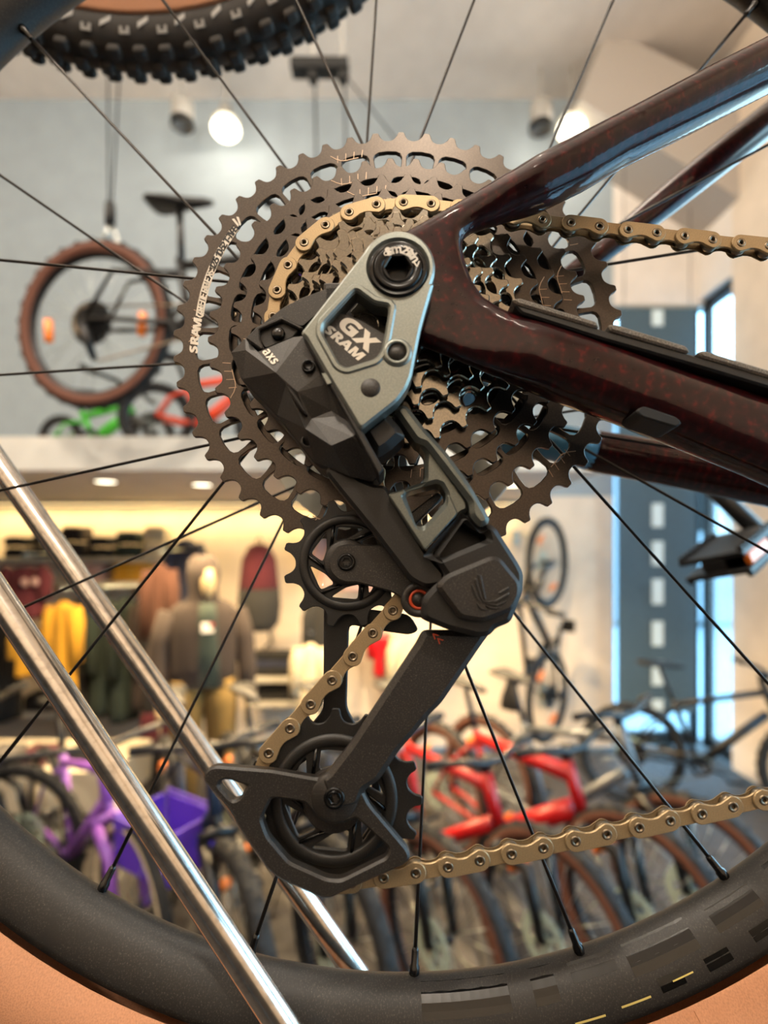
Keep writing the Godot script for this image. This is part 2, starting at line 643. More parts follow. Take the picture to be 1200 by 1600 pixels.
func bulb_lamp(where: Vector3, lit: bool, energy: float, label: String) -> void:   # ceiling spot: stem, can, bulb
	var o := thing("spot_lamp", label, "lamp", where, "ceiling spot lamps")
	var st := start(true)
	tube(st, [Vector3(0, 0.10, 0), Vector3(0, TOP - where.y, 0)], 0.012, 8)
	part("stem", st, M.lamp_body, o)
	var up := Transform3D(Basis(Vector3.RIGHT, -PI / 2))
	st = start(true)
	if lit:
		lathe(st, [Vector2(0.0, 0.14), Vector2(0.05, 0.14), Vector2(0.055, 0.08), Vector2(0.11, 0.03), Vector2(0.115, 0.025), Vector2(0.06, 0.05), Vector2(0.0, 0.06)], 24, up)
	else:
		lathe(st, [Vector2(0.0, 0.12), Vector2(0.075, 0.12), Vector2(0.085, 0.10), Vector2(0.085, -0.07), Vector2(0.075, -0.075), Vector2(0.07, -0.03), Vector2(0.0, -0.03)], 24, up)
	part("shade" if lit else "can", st, M.lamp_body, o)
	if not lit:
		st = start(true)
		lathe(st, [Vector2(0.088, -0.045), Vector2(0.09, -0.05), Vector2(0.09, -0.085), Vector2(0.07, -0.088)], 24, up)
		part("bezel", st, M.black_metal, o)
		return
	st = start(true)
	var pr: Array = []
	for i in 11:
		var t := -PI / 2 + PI * i / 10
		pr.append(Vector2(maxf(0.0, cos(t)) * 0.108, sin(t) * 0.07 - 0.03))
	lathe(st, pr, 24, up)
	part("bulb", st, M.lamp_glow, o)
	var l := OmniLight3D.new()
	l.name = "light"
	l.position = Vector3(0, -0.03, 0)
	l.light_color = Color(1.0, 0.94, 0.86)
	l.light_energy = energy
	l.light_size = 0.1
	l.omni_range = 20.0
	l.omni_attenuation = 2.0
	l.shadow_enabled = true
	o.add_child(l)


func build_lights() -> void:
	bulb_lamp(at(353, 196, 4.1), true, 0.35, "lit round ceiling lamp glowing beside an unlit can spot")
	bulb_lamp(at(285, 180, 4.1), false, 0.0, "unlit grey can spot next to the lit round lamp")
	bulb_lamp(at(893, 196, 4.1), true, 0.35, "lit round ceiling lamp peeking past the red seatstay")
	bulb_lamp(at(845, 186, 4.1), false, 0.0, "unlit grey can spot beside the lamp at the seatstay")
	for p in [Vector3(-2.2, 4.9, -1.2), Vector3(0.2, 4.9, -0.9), Vector3(-2.2, 4.9, 1.6), Vector3(0.2, 4.9, 1.9), Vector3(-1.0, 4.9, 0.5)]:
		bulb_lamp(p, true, 4.6, "lit round ceiling lamp of the row over the shop floor")
	# warm downlights let into the underside of the ledge
	for p in [[165, 752], [316, 757], [470, 757], [640, 757], [800, 757]]:
		var d: float = (2.05 - EYE.y) * FOCAL / (AXIS_Y - p[1])
		var q := at(p[0], p[1], d)
		var o := thing("downlight", "small warm recessed downlight under the white ledge", "lamp", Vector3(q.x, 2.05, q.z), "downlights under the ledge")
		var dn := Transform3D(Basis(Vector3.RIGHT, PI / 2))
		var st := start(true)
		lathe(st, [Vector2(0.055, -0.002), Vector2(0.055, 0.004), Vector2(0.075, 0.006), Vector2(0.08, 0.0)], 24, dn)
		part("bezel", st, M.lamp_body, o)
		st = start(true)
		lathe(st, [Vector2(0.0, 0.003), Vector2(0.055, 0.003)], 24, dn)
		part("lens", st, M.lamp_glow, o)
		var l := SpotLight3D.new()
		l.name = "light"
		l.position = Vector3(0, -0.02, 0)
		l.rotation = Vector3(-PI / 2, 0, 0)
		l.light_color = Color(1.0, 0.86, 0.64)
		l.light_energy = 5.5
		l.light_size = 0.05
		l.spot_angle = 75.0
		l.spot_angle_attenuation = 0.6
		l.spot_range = 12.0
		l.spot_attenuation = 2.0
		l.shadow_enabled = true
		o.add_child(l)
	# warm light strip along the top of the wall behind the clothes
	var led := thing("light_strip", "long thin warm light strip under the ledge along the clothes wall", "lamp", Vector3(-1.35, 2.035, -4.25))
	var sl := start()
	box(sl, Vector3(0, 0, 0), Vector3(5.0, 0.03, 0.05), 0.004)
	part("housing", sl, M.lamp_body, led)
	sl = start()
	box(sl, Vector3(0, -0.018, 0), Vector3(4.9, 0.006, 0.03))
	part("diffuser", sl, M.strip_glow, led)
	var al := AreaLight3D.new()
	al.name = "light"
	al.position = Vector3(0, -0.024, 0)
	al.rotation = Vector3(-PI / 2, 0, 0)
	al.area_size = Vector2(4.9, 0.03)
	al.light_color = Color(1.0, 0.86, 0.60)
	al.light_energy = 4.2
	al.area_range = 12.0
	al.shadow_enabled = true
	led.add_child(al)


# ---------------------------------------------------------------- the bicycle in front (millimetres in its own frame)

const MM := 0.001


func build_bicycle() -> void:
	var b := thing("bicycle", "glossy burgundy mountain bike showing its rear wheel, cassette, chain and derailleur", "bicycle", EYE + hub * MM)
	b.basis = lean
	build_wheel(b)
	build_cassette(b)
	build_chain(b)
	build_derailleur(b)
	build_frame(b)


func build_wheel(b: Node3D) -> void:
	var w := node("rear_wheel", b)
	var st := start(true)
	var prof: Array = []
	for p in [[308, 0], [308.2, 2], [309, 4.5], [311, 7.5], [314.5, 10.5], [319, 13.2], [324, 15.2], [329, 16.4], [332, 16.4], [333, 15], [333, 12.5], [329, 12], [328, 0]]:
		prof.append(Vector2(p[0], p[1]))
	var full: Array = []
	for i in range(prof.size() - 1, 0, -1):
		full.append(Vector2(prof[i].x, -prof[i].y))
	full.append_array(prof)
	lathe(st, full, 200)
	var rim := part("rim", st, M.rim_carbon, w, MM)
	rim.set_meta("label", "dusty matte black deep rim")
	# glossy remains of lettering on the rim flank
	for d in [[-88.0, -80.5, 308.5, 318.5], [-78.5, -76.4, 308.5, 318.5], [-75.0, -71.0, 309, 314.5], [-70.0, -64.0, 309, 318.5], [-62.0, -57.5, 310, 317.5], [-55.5, -48.0, 309, 324.0], [-68.5, -66.4, 321.5, 326.6], [-64.4, -62.2, 322.0, 326.9], [-60.0, -57.2, 321.5, 326.0], [-86.5, -83.0, 322, 327]]:
		st = start()
		arc_patch(st, d[0], d[1], d[2], d[3])
		part("decal", st, M.rim_decal, w, MM)
	for d in [[-79.5, -77.2, 326.4, 327.2], [-75.9, -73.4, 326.2, 327.0], [-72.0, -69.5, 325.4, 326.2], [-67.4, -65.6, 323.7, 324.3]]:
		st = start()
		arc_patch(st, d[0], d[1], d[2], d[3], 0.32)
		part("decal_line", st, M.decal_gold, w, MM)
	# tyre
	st = start(true)
	prof = []
	for i in 25:
		var t := -2.35 + 4.7 * i / 24
		prof.append(Vector2(352 + 27 * cos(t), 27 * sin(t)))
	lathe(st, prof, 160)
	var ty := part("tyre", st, M.tan_wall, w, MM)
	ty.set_meta("label", "tan sidewall tyre")
	st = start()
	var sweep := 10.0
	for i in 6:
		var a := deg_to_rad(-125 + i * 29.0)
		var c := Vector2.from_angle(a)
		var e := Vector2.from_angle(a + 0.035)
		tube(st, [Vector3(c.x * 334, c.y * 334, 20.8), Vector3(c.x * 344, c.y * 344, 26.2), Vector3(e.x * 353, e.y * 353, 27.1)], 0.25, 5)
	part("moulding_seam", st, M.tan_wall, ty, MM)
	st = start()
	prof = []
	for i in 13:
		var t := -0.95 + 1.9 * i / 12
		prof.append(Vector2(352 + 28.2 * cos(t), 28.2 * sin(t)))
	lathe(st, prof, 160)
	for i in 120:
		for s in [-1, 1]:
			var a: float = TAU * (i + 0.25 * s) / 120
			var c := Vector2.from_angle(a)
			box(st, Vector3(c.x * 378, c.y * 378, 12.0 * s), Vector3(6, 8, 8), 0.0, Basis(Vector3.BACK, a))
	part("tread", st, M.tread_rubber, ty, MM)
	# spokes and nipples, 24 of them, crossing
	for k in 24:
		var a := deg_to_rad(-118.5 + 15.0 * k)
		var side: float = 28.0 if ((k + 23) % 24) / 2 % 2 == 0 else -28.0
		var zf: float = 20.0 if k % 2 == 1 else -36.0
		var n := Vector2.from_angle(a)
		var beta := asin(side / 308.0)
		var d := -n * cos(beta) + Vector2(-n.y, n.x) * sin(beta)
		var rim_p := Vector3(n.x * 308, n.y * 308, 1.5 if zf > 0 else -1.5)
		var foot := Vector2(d.y, -d.x) * side
		var hub_p := Vector3(foot.x, foot.y, zf)
		var dir := (hub_p - rim_p).normalized()
		st = start(true)
		tube(st, [rim_p, rim_p + dir * 40, rim_p + dir * 46, hub_p - dir * 20, hub_p - dir * 12, hub_p], [1.0, 1.0, 0.82, 0.82, 1.0, 1.0], 8)
		part("spoke", st, M.spoke_black, w, MM)
		st = start(true)
		tube(st, [rim_p - dir * 4, rim_p + dir * 3, rim_p + dir * 4, rim_p + dir * 10, rim_p + dir * 11.5], [2.6, 2.5, 1.9, 1.75, 1.2], 8)
		part("nipple", st, M.gloss_black, w, MM)
	# hub shell, flanges, brake rotor on the far side
	st = start(true)
	lathe(st, v2([[0, -50], [14, -50], [15, -42], [29, -40], [31, -36], [29, -32], [17, -28], [16, 8], [28, 16], [31, 20], [29, 24], [18, 27], [18, 34], [0, 34]]), 40)
	part("hub", st, M.bolt_black, w, MM)
	st = start()
	var holes: Array = []
	for i in 24:
		holes.append(circle(Vector2.from_angle(TAU * i / 24) * (78 if i % 2 else 72), 4.0, 8))
	for i in 6:
		holes.append(rounded(PackedVector2Array([Vector2.from_angle(TAU * i / 6 - 0.36) * 62, Vector2.from_angle(TAU * i / 6 + 0.36) * 62, Vector2.from_angle(TAU * i / 6 + 0.30) * 30, Vector2.from_angle(TAU * i / 6 - 0.30) * 30]), 6, 3))
	plate(st, circle(Vector2.ZERO, 90, 96), holes, -58, -56, 0.2)
	part("brake_rotor", st, M.steel, w, MM)


func v2(a: Array) -> Array:
	var o: Array = []
	for p in a:
		o.append(Vector2(p[0], p[1]))
	return o


func rim_z(r: float) -> float:
	var q := [[308.2, 2], [309, 4.5], [311, 7.5], [314.5, 10.5], [319, 13.2], [324, 15.2], [329, 16.4], [332, 16.4]]
	for i in q.size() - 1:
		if r <= q[i + 1][0]:
			return lerpf(q[i][1], q[i + 1][1], (r - q[i][0]) / (q[i + 1][0] - q[i][0]))
	return 16.0


func arc_patch(st: SurfaceTool, a0: float, a1: float, r0: float, r1: float, lift := 0.18) -> void:   # a thin raised patch on the rim flank
	var n := maxi(2, int(absf(a1 - a0) / 0.8))
	var m := maxi(1, int((r1 - r0) / 2.5))
	for i in n:
		for j in m:
			var q: Array = []
			for e in [[i, j], [i + 1, j], [i + 1, j + 1], [i, j + 1]]:
				var a := deg_to_rad(lerpf(a0, a1, float(e[0]) / n))
				var r := lerpf(r0, r1, float(e[1]) / m)
				q.append(Vector3(cos(a) * r, sin(a) * r, rim_z(r) + lift))
			quad(st, q[0], q[3], q[2], q[1])


func teeth(n: int, phase: float, tip := 0.0) -> PackedVector2Array:
	var pitch := 12.7 / (2.0 * sin(PI / n))
	var top := pitch + 2.9 if tip == 0.0 else tip
	var root := top - (4.9 if n > 30 else 5.6)
	var o := PackedVector2Array()
	var step := TAU / n
	for i in n:
		for e in [[-0.5, root], [-0.40, root + 0.12], [-0.31, root + 0.6], [-0.24, root + 1.5], [-0.19, root + 2.7], [-0.155, top - 1.0], [-0.11, top - 0.15], [0.05, top], [0.10, top - 0.45], [0.16, root + 2.7], [0.23, root + 1.5], [0.31, root + 0.6], [0.40, root + 0.12]]:
			o.append(Vector2.from_angle(phase + step * (i + e[0])) * e[1])
	return o


func sector_hole(a: float, half: float, r0: float, r1: float, pinch := 0.0, n := 16, power := 0.6) -> PackedVector2Array:
	var o := PackedVector2Array()
	for i in n:
		var t := TAU * i / n
		var c := signf(cos(t)) * pow(absf(cos(t)), power)
		var s := signf(sin(t)) * pow(absf(sin(t)), power)
		var r := (r0 + r1) * 0.5 + (r1 - r0) * 0.5 * s
		o.append(Vector2.from_angle(a + half * c * (1.0 + pinch * s)) * r)
	return o


func build_cassette(b: Node3D) -> void:
	var cs := node("cassette", b)
	var q := on(626, 208, 33)
	var ph := atan2(q.y, q.x)
	var w52 := on(556, 259, 33)
	# teeth, z, windows, window inner and outer radius, window half angle, inner bore, dark
	var cogs := [
		[52, 33.0, 36, 84.0, 98.6, 0.073, 78.0, true, ph, atan2(w52.y, w52.x)],
		[44, 37.2, 30, 69.8, 80.8, 0.089, 66.0, true, deg_to_rad(100.58), 0.05],
		[38, 41.5, 24, 58.0, 69.6, 0.113, 53.0, true, deg_to_rad(96.0), 0.12],
		[32, 45.8, 16, 46.0, 57.0, 0.165, 41.0, true, 0.1, 0.02],
		[28, 50.0, 14, 38.0, 48.5, 0.18, 32.0, false, 0.0, 0.15],
		[24, 54.0, 12, 32.0, 41.0, 0.21, 27.0, false, 0.02, 0.0],
		[21, 58.0, 9, 27.0, 34.5, 0.26, 23.0, false, 0.1, 0.1],
		[18, 61.7, 6, 22.0, 27.5, 0.24, 18.0, false, 0.05, 0.2],
		[16, 65.3, 0, 0, 0, 0, 17.0, false, 0.12, 0.0],
		[14, 68.9, 0, 0, 0, 0, 16.0, false, 0.0, 0.0],
		[12, 72.2, 0, 0, 0, 0, 15.0, false, 0.03, 0.0],
		[10, 75.4, 0, 0, 0, 0, 12.0, false, 0.0, 0.0]]
	var pin28 := on(588.3, 326.2, 52.5)
	cogs[4][8] = atan2(pin28.y, pin28.x) + PI / 28
	for c in cogs:
		var n: int = c[0]
		var holes: Array = [circle(Vector2.ZERO, c[6], 48)]
		var at_cog := cogs.find(c)
		if n <= 28 and n >= 16:                     # round cut-outs that show in the valleys of the next cog
			var nx: Array = cogs[at_cog + 1]
			var m: int = nx[0]
			var own: float = 12.7 / (2.0 * sin(PI / n)) - 2.7
			var nroot: float = 12.7 / (2.0 * sin(PI / m)) - 2.7
			for i in m:
				if (i + n) % 4 != 3:
					holes.append(sector_hole(nx[8] + TAU * (i + 0.5) / m, TAU / m * 0.29, nroot + 0.6, minf(own - 1.2, nroot + 6.2), 0.0, 14, 0.85))
		for i in (c[2] if n > 28 else 0):
			holes.append(sector_hole(c[9] + TAU * i / c[2], c[5], c[3], c[4], 0.12 if c[7] else 0.3))
		var st := start()
		plate(st, teeth(n, c[8], {52: 109.6, 44: 91.2, 38: 78.8}.get(n, 0.0)), holes, c[1] - 1.05, c[1] + 1.05, 0.28 if c[7] else 0.5)
		var rm := start()
		if c[7]:
			# rolled shift ramps: low steps on the face below the teeth
			var pr: float = 12.7 / (2.0 * sin(PI / n))
			for k in ((5 if n == 52 else 4) if n > 32 else 0):
				var a: float = c[8] + TAU * k / (5.0 if n == 52 else 4.0) + (0.32 if n == 52 else 0.15)
				for j in 4:
					var aa := a - j * 0.043 * 52.0 / n
					var p0 := Vector2.from_angle(aa) * (pr - 4.2)
					var p1 := Vector2.from_angle(aa + 0.012) * (pr - 8.0)
					tube(rm, [Vector3(p0.x, p0.y, c[1] + 0.95), Vector3(p1.x, p1.y, c[1] + 0.95)], 0.2, 6)
				var run: Array = []
				for j in 7:
					var rr: float = pr - 8.0 + (4.6 * pow(maxf(0.0, (j - 3) / 3.0), 2.0))
					var pp := Vector2.from_angle(a - 0.10 + 0.135 * j / 6.0 * 52.0 / n) * rr
					run.append(Vector3(pp.x, pp.y, c[1] + 1.0))
				tube(rm, run, 0.24, 6)
		var cog := part("cog", st, M.black_steel if c[7] else M.nickel, cs, MM)
		cog.set_meta("label", "%d tooth %s cog" % [n, "black" if c[7] else "bright nickel"])
		if n > 32:
			var ramp := part("shift_ramps", rm, M.bare_edge, cs, MM)
			ramp.set_meta("kind", "stuff")
		# rivets joining the dark cogs
		if c[7]:
			st = start(true)
			for i in 12:
				var v: Vector2 = Vector2.from_angle(TAU * (i + 0.3) / 12 + c[9]) * (c[3] - 3.0)
				lathe(st, v2([[0, 1.35], [1.4, 1.3], [1.8, 1.0], [1.8, 0.9]]), 10, Transform3D(Basis.IDENTITY, Vector3(v.x, v.y, c[1])))
			var rv := part("rivet", st, M.chain_pin, cs, MM)
			rv.set_meta("kind", "stuff")
	# red carrier drum seen through the gaps, steel lock ring
	var st2 := start(true)
	lathe(st2, v2([[30, 46], [31, 47], [31, 57], [26, 60], [20, 62], [18, 63], [16, 64]]), 48)
	part("carrier", st2, M.anodised_red, cs, MM)
	st2 = start(true)
	lathe(st2, v2([[50, 33], [50, 34], [36, 45], [33, 49], [30, 49], [33, 44], [46, 32]]), 60)
	part("spider", st2, M.bolt_black, cs, MM)
	st2 = start(true)
	lathe(st2, v2([[0, 34], [16, 34], [16, 76], [11, 78], [0, 78]]), 32)
	part("freehub", st2, M.steel, cs, MM)
	# printing on the big cog: brand, then a line of small print in a frame, then the winged mark
	var zt := 34.12
	var rr := 100.6
	var i0 := on(303, 552, zt)
	var i1 := on(310, 502, zt)
	var t0 := atan2(i0.y, i0.x)
	var t1 := atan2(i1.y, i1.x)
	if t0 < 0: t0 += TAU
	if t1 < 0: t1 += TAU
	var word := "SRAM"
	var rad0 := Vector2(i0.x, i0.y).length()
	var rad1 := Vector2(i1.x, i1.y).length()
	for i in 4:
		var f := (i + 0.4) / 3.75
		var a := lerpf(t0, t1, f)
		letter(word[i], a, lerpf(rad0, rad1, f), zt, 3.7, cs, 1.45, null, 0.8)
	var s0 := on(312, 494, zt)
	var s1 := on(368, 356, zt)
	var u0 := atan2(s0.y, s0.x)
	var u1 := atan2(s1.y, s1.x)
	if u0 < 0: u0 += TAU
	var ra := Vector2(s0.x, s0.y).length()
	var rb := Vector2(s1.x, s1.y).length()
	var small := "CASSETTE EAGLE XS-1275 10-52 T-TYPE"
	for i in small.length():
		if small[i] == " ":
			continue
		var f := (i + 0.5) / small.length()
		letter(small[i], lerpf(u0, u1, f), lerpf(ra, rb, f), zt + (0.12 if f > 0.52 else 0.0), 1.6, cs, 1.1, M.black_metal if f > 0.52 else M.print_white)
	st2 = start()
	for i in 16:
		var qb: Array = []
		for g in [[i, -1.6], [i + 1, -1.6], [i + 1, 1.6], [i, 1.6]]:
			var f: float = 0.52 + 0.48 * g[0] / 16.0
			var v: Vector2 = Vector2.from_angle(lerpf(u0, u1, f)) * (lerpf(ra, rb, f) + g[1])
			qb.append(Vector3(v.x, v.y, zt + 0.05))
		quad(st2, qb[0], qb[3], qb[2], qb[1])
	part("print_box", st2, M.print_white, cs, MM)
	for e in [-1.75, 1.75]:
		st2 = start()
		for i in 24:
			var qd: Array = []
			for g in [[i, -0.22], [i + 1, -0.22], [i + 1, 0.22], [i, 0.22]]:
				var f: float = g[0] / 24.0
				var v: Vector2 = Vector2.from_angle(lerpf(u0, u1, f)) * (lerpf(ra, rb, f) + e + g[1])
				qd.append(Vector3(v.x, v.y, zt + 0.06))
			quad(st2, qd[0], qd[3], qd[2], qd[1])
		part("print_line", st2, M.print_white, cs, MM)
	var mark := on(371, 354, zt)
	for k in 4:
		st2 = start()
		var o := Vector2(mark.x, mark.y)
		var dir := Vector2.from_angle([2.15, 1.85, -2.75, -2.5][k])
		var nrm := Vector2(-dir.y, dir.x)
		var base: Vector2 = o + [Vector2(0.4, -0.2), Vector2(1.2, 0.2), Vector2(0.2, -1.4), Vector2(-0.2, -2.4)][k]
		plate(st2, PackedVector2Array([base, base + dir * 5.4 + nrm * 0.5, base + dir * 5.0 - nrm * 0.7, base + dir * 0.8 - nrm * 0.9]), [], zt, zt + 0.08, 0.02)
		part("emblem", st2, M.print_white, cs, MM)


func letter(ch: String, a: float, r: float, z: float, h: float, parent: Node, wide: float, ink: Material = null, bold := 0.0) -> void:   # upright to the centre, reading clockwise
	var out := Vector2.from_angle(a)
	var along := Vector2(out.y, -out.x)
	var bas := Basis(Vector3(along.x, along.y, 0) * wide, Vector3(out.x, out.y, 0) + Vector3(along.x, along.y, 0) * 0.2, Vector3.BACK)
	lettering(ch, "Droid Sans", h * MM, Transform3D(bas, Vector3(out.x * r, out.y * r, z) * MM), ink if ink else M.print_white, parent, "lettering", bold)


# ---------------------------------------------------------------- chain

func link_mesh(outer: bool) -> Array:
	var key := "link_%s" % outer
	if cache.has(key):
		return cache[key]
	var r := 4.1 if outer else 3.45
	var o := PackedVector2Array()
	var n := 10
	for i in n + 1:                                  # flat on the outside (+y), waisted on the inside (-y)
		o.append(Vector2(12.7, 0) + Vector2.from_angle(-PI / 2 + PI * i / n) * r)
	for i in n + 1:
		o.append(Vector2.from_angle(PI / 2 + PI * i / n) * r)
	for p in [[2.9, -3.0], [4.4, -2.35], [6.35, -2.1], [8.3, -2.35], [9.8, -3.0]]:
		o.append(Vector2(p[0], p[1]))
	var hole := 1.9 if outer else 2.3
	var st := start()
	for s in [1, -1]:
		var z0: float = (1.9 if outer else 0.9)
		var z1: float = (2.8 if outer else 1.6)
		plate(st, o, [circle(Vector2.ZERO, hole, 12), circle(Vector2(12.7, 0), hole, 12)], z0, z1, 0.28, Transform3D(Basis.IDENTITY if s == 1 else Basis(Vector3.RIGHT, PI) * Basis(Vector3.RIGHT, 0.0), Vector3.ZERO) if s == 1 else Transform3D(Basis(Vector3(1, 0, 0), Vector3(0, 1, 0), Vector3(0, 0, -1)), Vector3.ZERO))
	var plates := mesh_of(st, MM)
	st = start(true)
	for x in [0.0, 12.7]:
		var xf := Transform3D(Basis.IDENTITY, Vector3(x, 0, 0))
		if outer:
			lathe(st, v2([[0.9, -2.2], [0.9, 2.2], [0.95, 3.0], [1.75, 3.05], [2.15, 2.7], [2.15, -2.9], [0, -2.9]]), 16, xf)
		else:
			lathe(st, v2([[0, 1.5], [3.85, 1.0], [3.85, -1.0], [0, -1.5]]), 16, xf)
	var pins := mesh_of(st, MM)
	cache[key] = [plates, pins]
	return cache[key]


func add_link(ch: Node3D, p: Vector3, q: Vector3, outer: bool, flip: bool) -> void:
	var x := (q - p).normalized()
	var z := Vector3(0, 0, 1)
	z = (z - x * z.dot(x)).normalized()
	var y := z.cross(x)
	if flip:                                          # turn end for end so that the flat edge looks outward
		x = -x
		y = -y
		var s := p
		p = q
		q = s
	var m := link_mesh(outer)
	var o := put("outer_link" if outer else "inner_link", m[0], M.chain_gold, ch, Transform3D(Basis(x, y, z).scaled_local(Vector3(p.distance_to(q) / 12.7, 1, 1)), p * MM))
	put("pin" if outer else "roller", m[1], M.chain_pin, o)


func walk(path: Array, from: Vector3, count: int) -> Array:     # pins a pitch apart along a line of points
	var out: Array = [from]
	var seg := 0
	var cur := from
	while out.size() <= count and seg < path.size() - 1:
		var a: Vector3 = path[seg]
		var bb: Vector3 = path[seg + 1]
		if bb.distance_to(cur) < 12.7:
			seg += 1
			continue
		var lo := 0.0
		var hi := 1.0
		for i in 24:
			var mid := (lo + hi) * 0.5
			if a.lerp(bb, mid).distance_to(cur) < 12.7:
				lo = mid
			else:
				hi = mid
		cur = a.lerp(bb, hi)
		out.append(cur)
	return out


func build_chain(b: Node3D) -> void:
	var ch := node("chain", b)
	var z := 52.5
	var pins: Array = []
	# upper run, front to back; the links behind the seatstay are spaced evenly
	for i in 8:
		pins.append(on(1639 - 44.4 * i, 441 - 5.0 * i, z))
	for p in [[1284, 401], [1239, 396], [1195, 390], [1152, 385.5], [1108, 380.5], [1065, 375], [1021.5, 370], [977.5, 365], [933, 360], [889, 354.5], [845, 349.5], [802, 344]]:
		pins.append(on(p[0], p[1], z))
	var h0 := on(802, 344, z)
	var h1 := on(630.3, 323, z)
	for i in [1, 2, 3]:
		pins.append(h0.lerp(h1, i / 4.0) + Vector3(0, 1.0, 0))
	for p in [[630.3, 323], [588.3, 326.2], [546.3, 338.3], [509.7, 358], [476.7, 385.3], [451.7, 420], [435, 458.7]]:
		pins.append(on(p[0], p[1], z))
	# round the back of the cassette and over the guide pulley, hidden behind the derailleur
	var path: Array = []
	var last: Vector3 = pins[-1]
	var a0 := atan2(last.y, last.x)
	for i in 26:
		var a := a0 + i * 0.06
		path.append(Vector3(cos(a) * 56, sin(a) * 56, z))
	var up := on(543, 879, z)
	for i in 12:
		var a := 0.75 - i * 0.13
		path.append(up + Vector3(cos(a) * 24.6, sin(a) * 24.6, 0))
	path.append(on(632, 934, z))
	var hid := walk(path, last, 40)
	hid.remove_at(0)
	var first_outer := true
	pins.append_array(hid)
	for i in pins.size() - 1:
		var outer := i % 2 == 0
		if i < 2:
			outer = i % 2 == 0
		add_link(ch, pins[i], pins[i + 1], (i % 2 == 0) == first_outer, true)
	# down the cage, under the tension pulley and forward
	var low: Array = []
	for p in [[645, 919], [614, 954], [583, 989], [552, 1025], [520, 1062], [487, 1099], [455, 1136], [422, 1174]]:
		low.append(on(p[0], p[1], z))
	var c := on(522, 1248, z)
	var l0: Vector3 = low[-1]
	var b0 := atan2(l0.y - c.y, l0.x - c.x)
	var rad := Vector2(l0.x - c.x, l0.y - c.y).length()
	path = []
	for i in 30:
		var f := i / 29.0
		var a := b0 + f * (TAU * 0.75 + 0.16 - fposmod(b0, TAU))
		path.append(c + Vector3(cos(a), sin(a), 0) * lerpf(rad, 31.5, minf(1.0, f * 2.0)))
	var end := on(649, 1359, z)
	path.append(end)
	var wrap := walk(path, l0, 20)
	wrap.remove_at(0)
	if wrap.size() and wrap[-1].distance_to(end) < 6.0:
		wrap.remove_at(wrap.size() - 1)
	low.append_array(wrap)
	var n_front := low.size()
	for p in [[649, 1359], [699, 1350], [748, 1340], [797, 1330], [846, 1320.5], [896, 1310], [944, 1299.5], [994, 1289], [1042, 1278.5], [1091, 1268], [1139, 1257], [1187, 1246.5], [1236, 1236], [1284, 1225]]:
		low.append(on(p[0], p[1], z))
	for i in 8:
		low.append(on(1332.5 + 48.5 * i, 1214.3 - 10.7 * i, z))
	for i in low.size() - 1:
		var outer := i % 2 == 0
		if i >= n_front:
			outer = (i - n_front) % 2 == 1
		add_link(ch, low[i], low[i + 1], outer, true)


# ---------------------------------------------------------------- rear derailleur

func flat_part(called: String, px: Array, z0: float, z1: float, ch: float, m: Material, parent: Node, holes := [], soft := 1.2) -> MeshInstance3D:
	var st := start()
	var hs: Array = []
	for h in holes:
		hs.append(outline(h, z1))
	plate(st, outline(px, z1), hs, z0, z1, ch, Transform3D.IDENTITY, soft)
	return part(called, st, m, parent, MM)


func disc(called: String, px: float, py: float, z0: float, z1: float, prof: Array, m: Material, parent: Node, n := 32) -> MeshInstance3D:   # prof in (radius, z above z0)
	var c := on(px, py, z1)
	var st := start()
	st.set_smooth_group(0)
	var pr: Array = []
	for p in prof:
		pr.append(Vector2(p[0], z0 + p[1]))
	lathe(st, pr, n, Transform3D(Basis.IDENTITY, Vector3(c.x, c.y, 0)))
	return part(called, st, m, parent, MM)


func facets(called: String, verts: Array, faces: Array, m: Material, parent: Node) -> MeshInstance3D:
	var p: Array = []
	for v in verts:
		p.append(on(v[0], v[1], v[2]))
	var st := start()
	for f in faces:
		var a: Vector3 = p[f[0]]
		var bb: Vector3 = p[f[1]]
		var c: Vector3 = p[f[2]]
		if (bb - a).cross(c - a).z < 0.0:
			tri(st, a, c, bb)
		else:
			tri(st, a, bb, c)
	return part(called, st, m, parent, MM)


func text_on(s: String, px: float, py: float, dx: float, dy: float, z: float, h: float, slant: float, wide: float, parent: Node, m: Material = null, bold := 0.0) -> void:
	var c := on(px, py, z)
	var e := on(px + dx, py + dy, z)
	var x := (e - c).normalized()
	var y := Vector3(-x.y, x.x, 0)
	lettering(s, "Droid Sans", h * MM, Transform3D(Basis(x * wide, y + x * slant, Vector3.BACK), c * MM), m if m else M.print_white, parent, "lettering", bold)


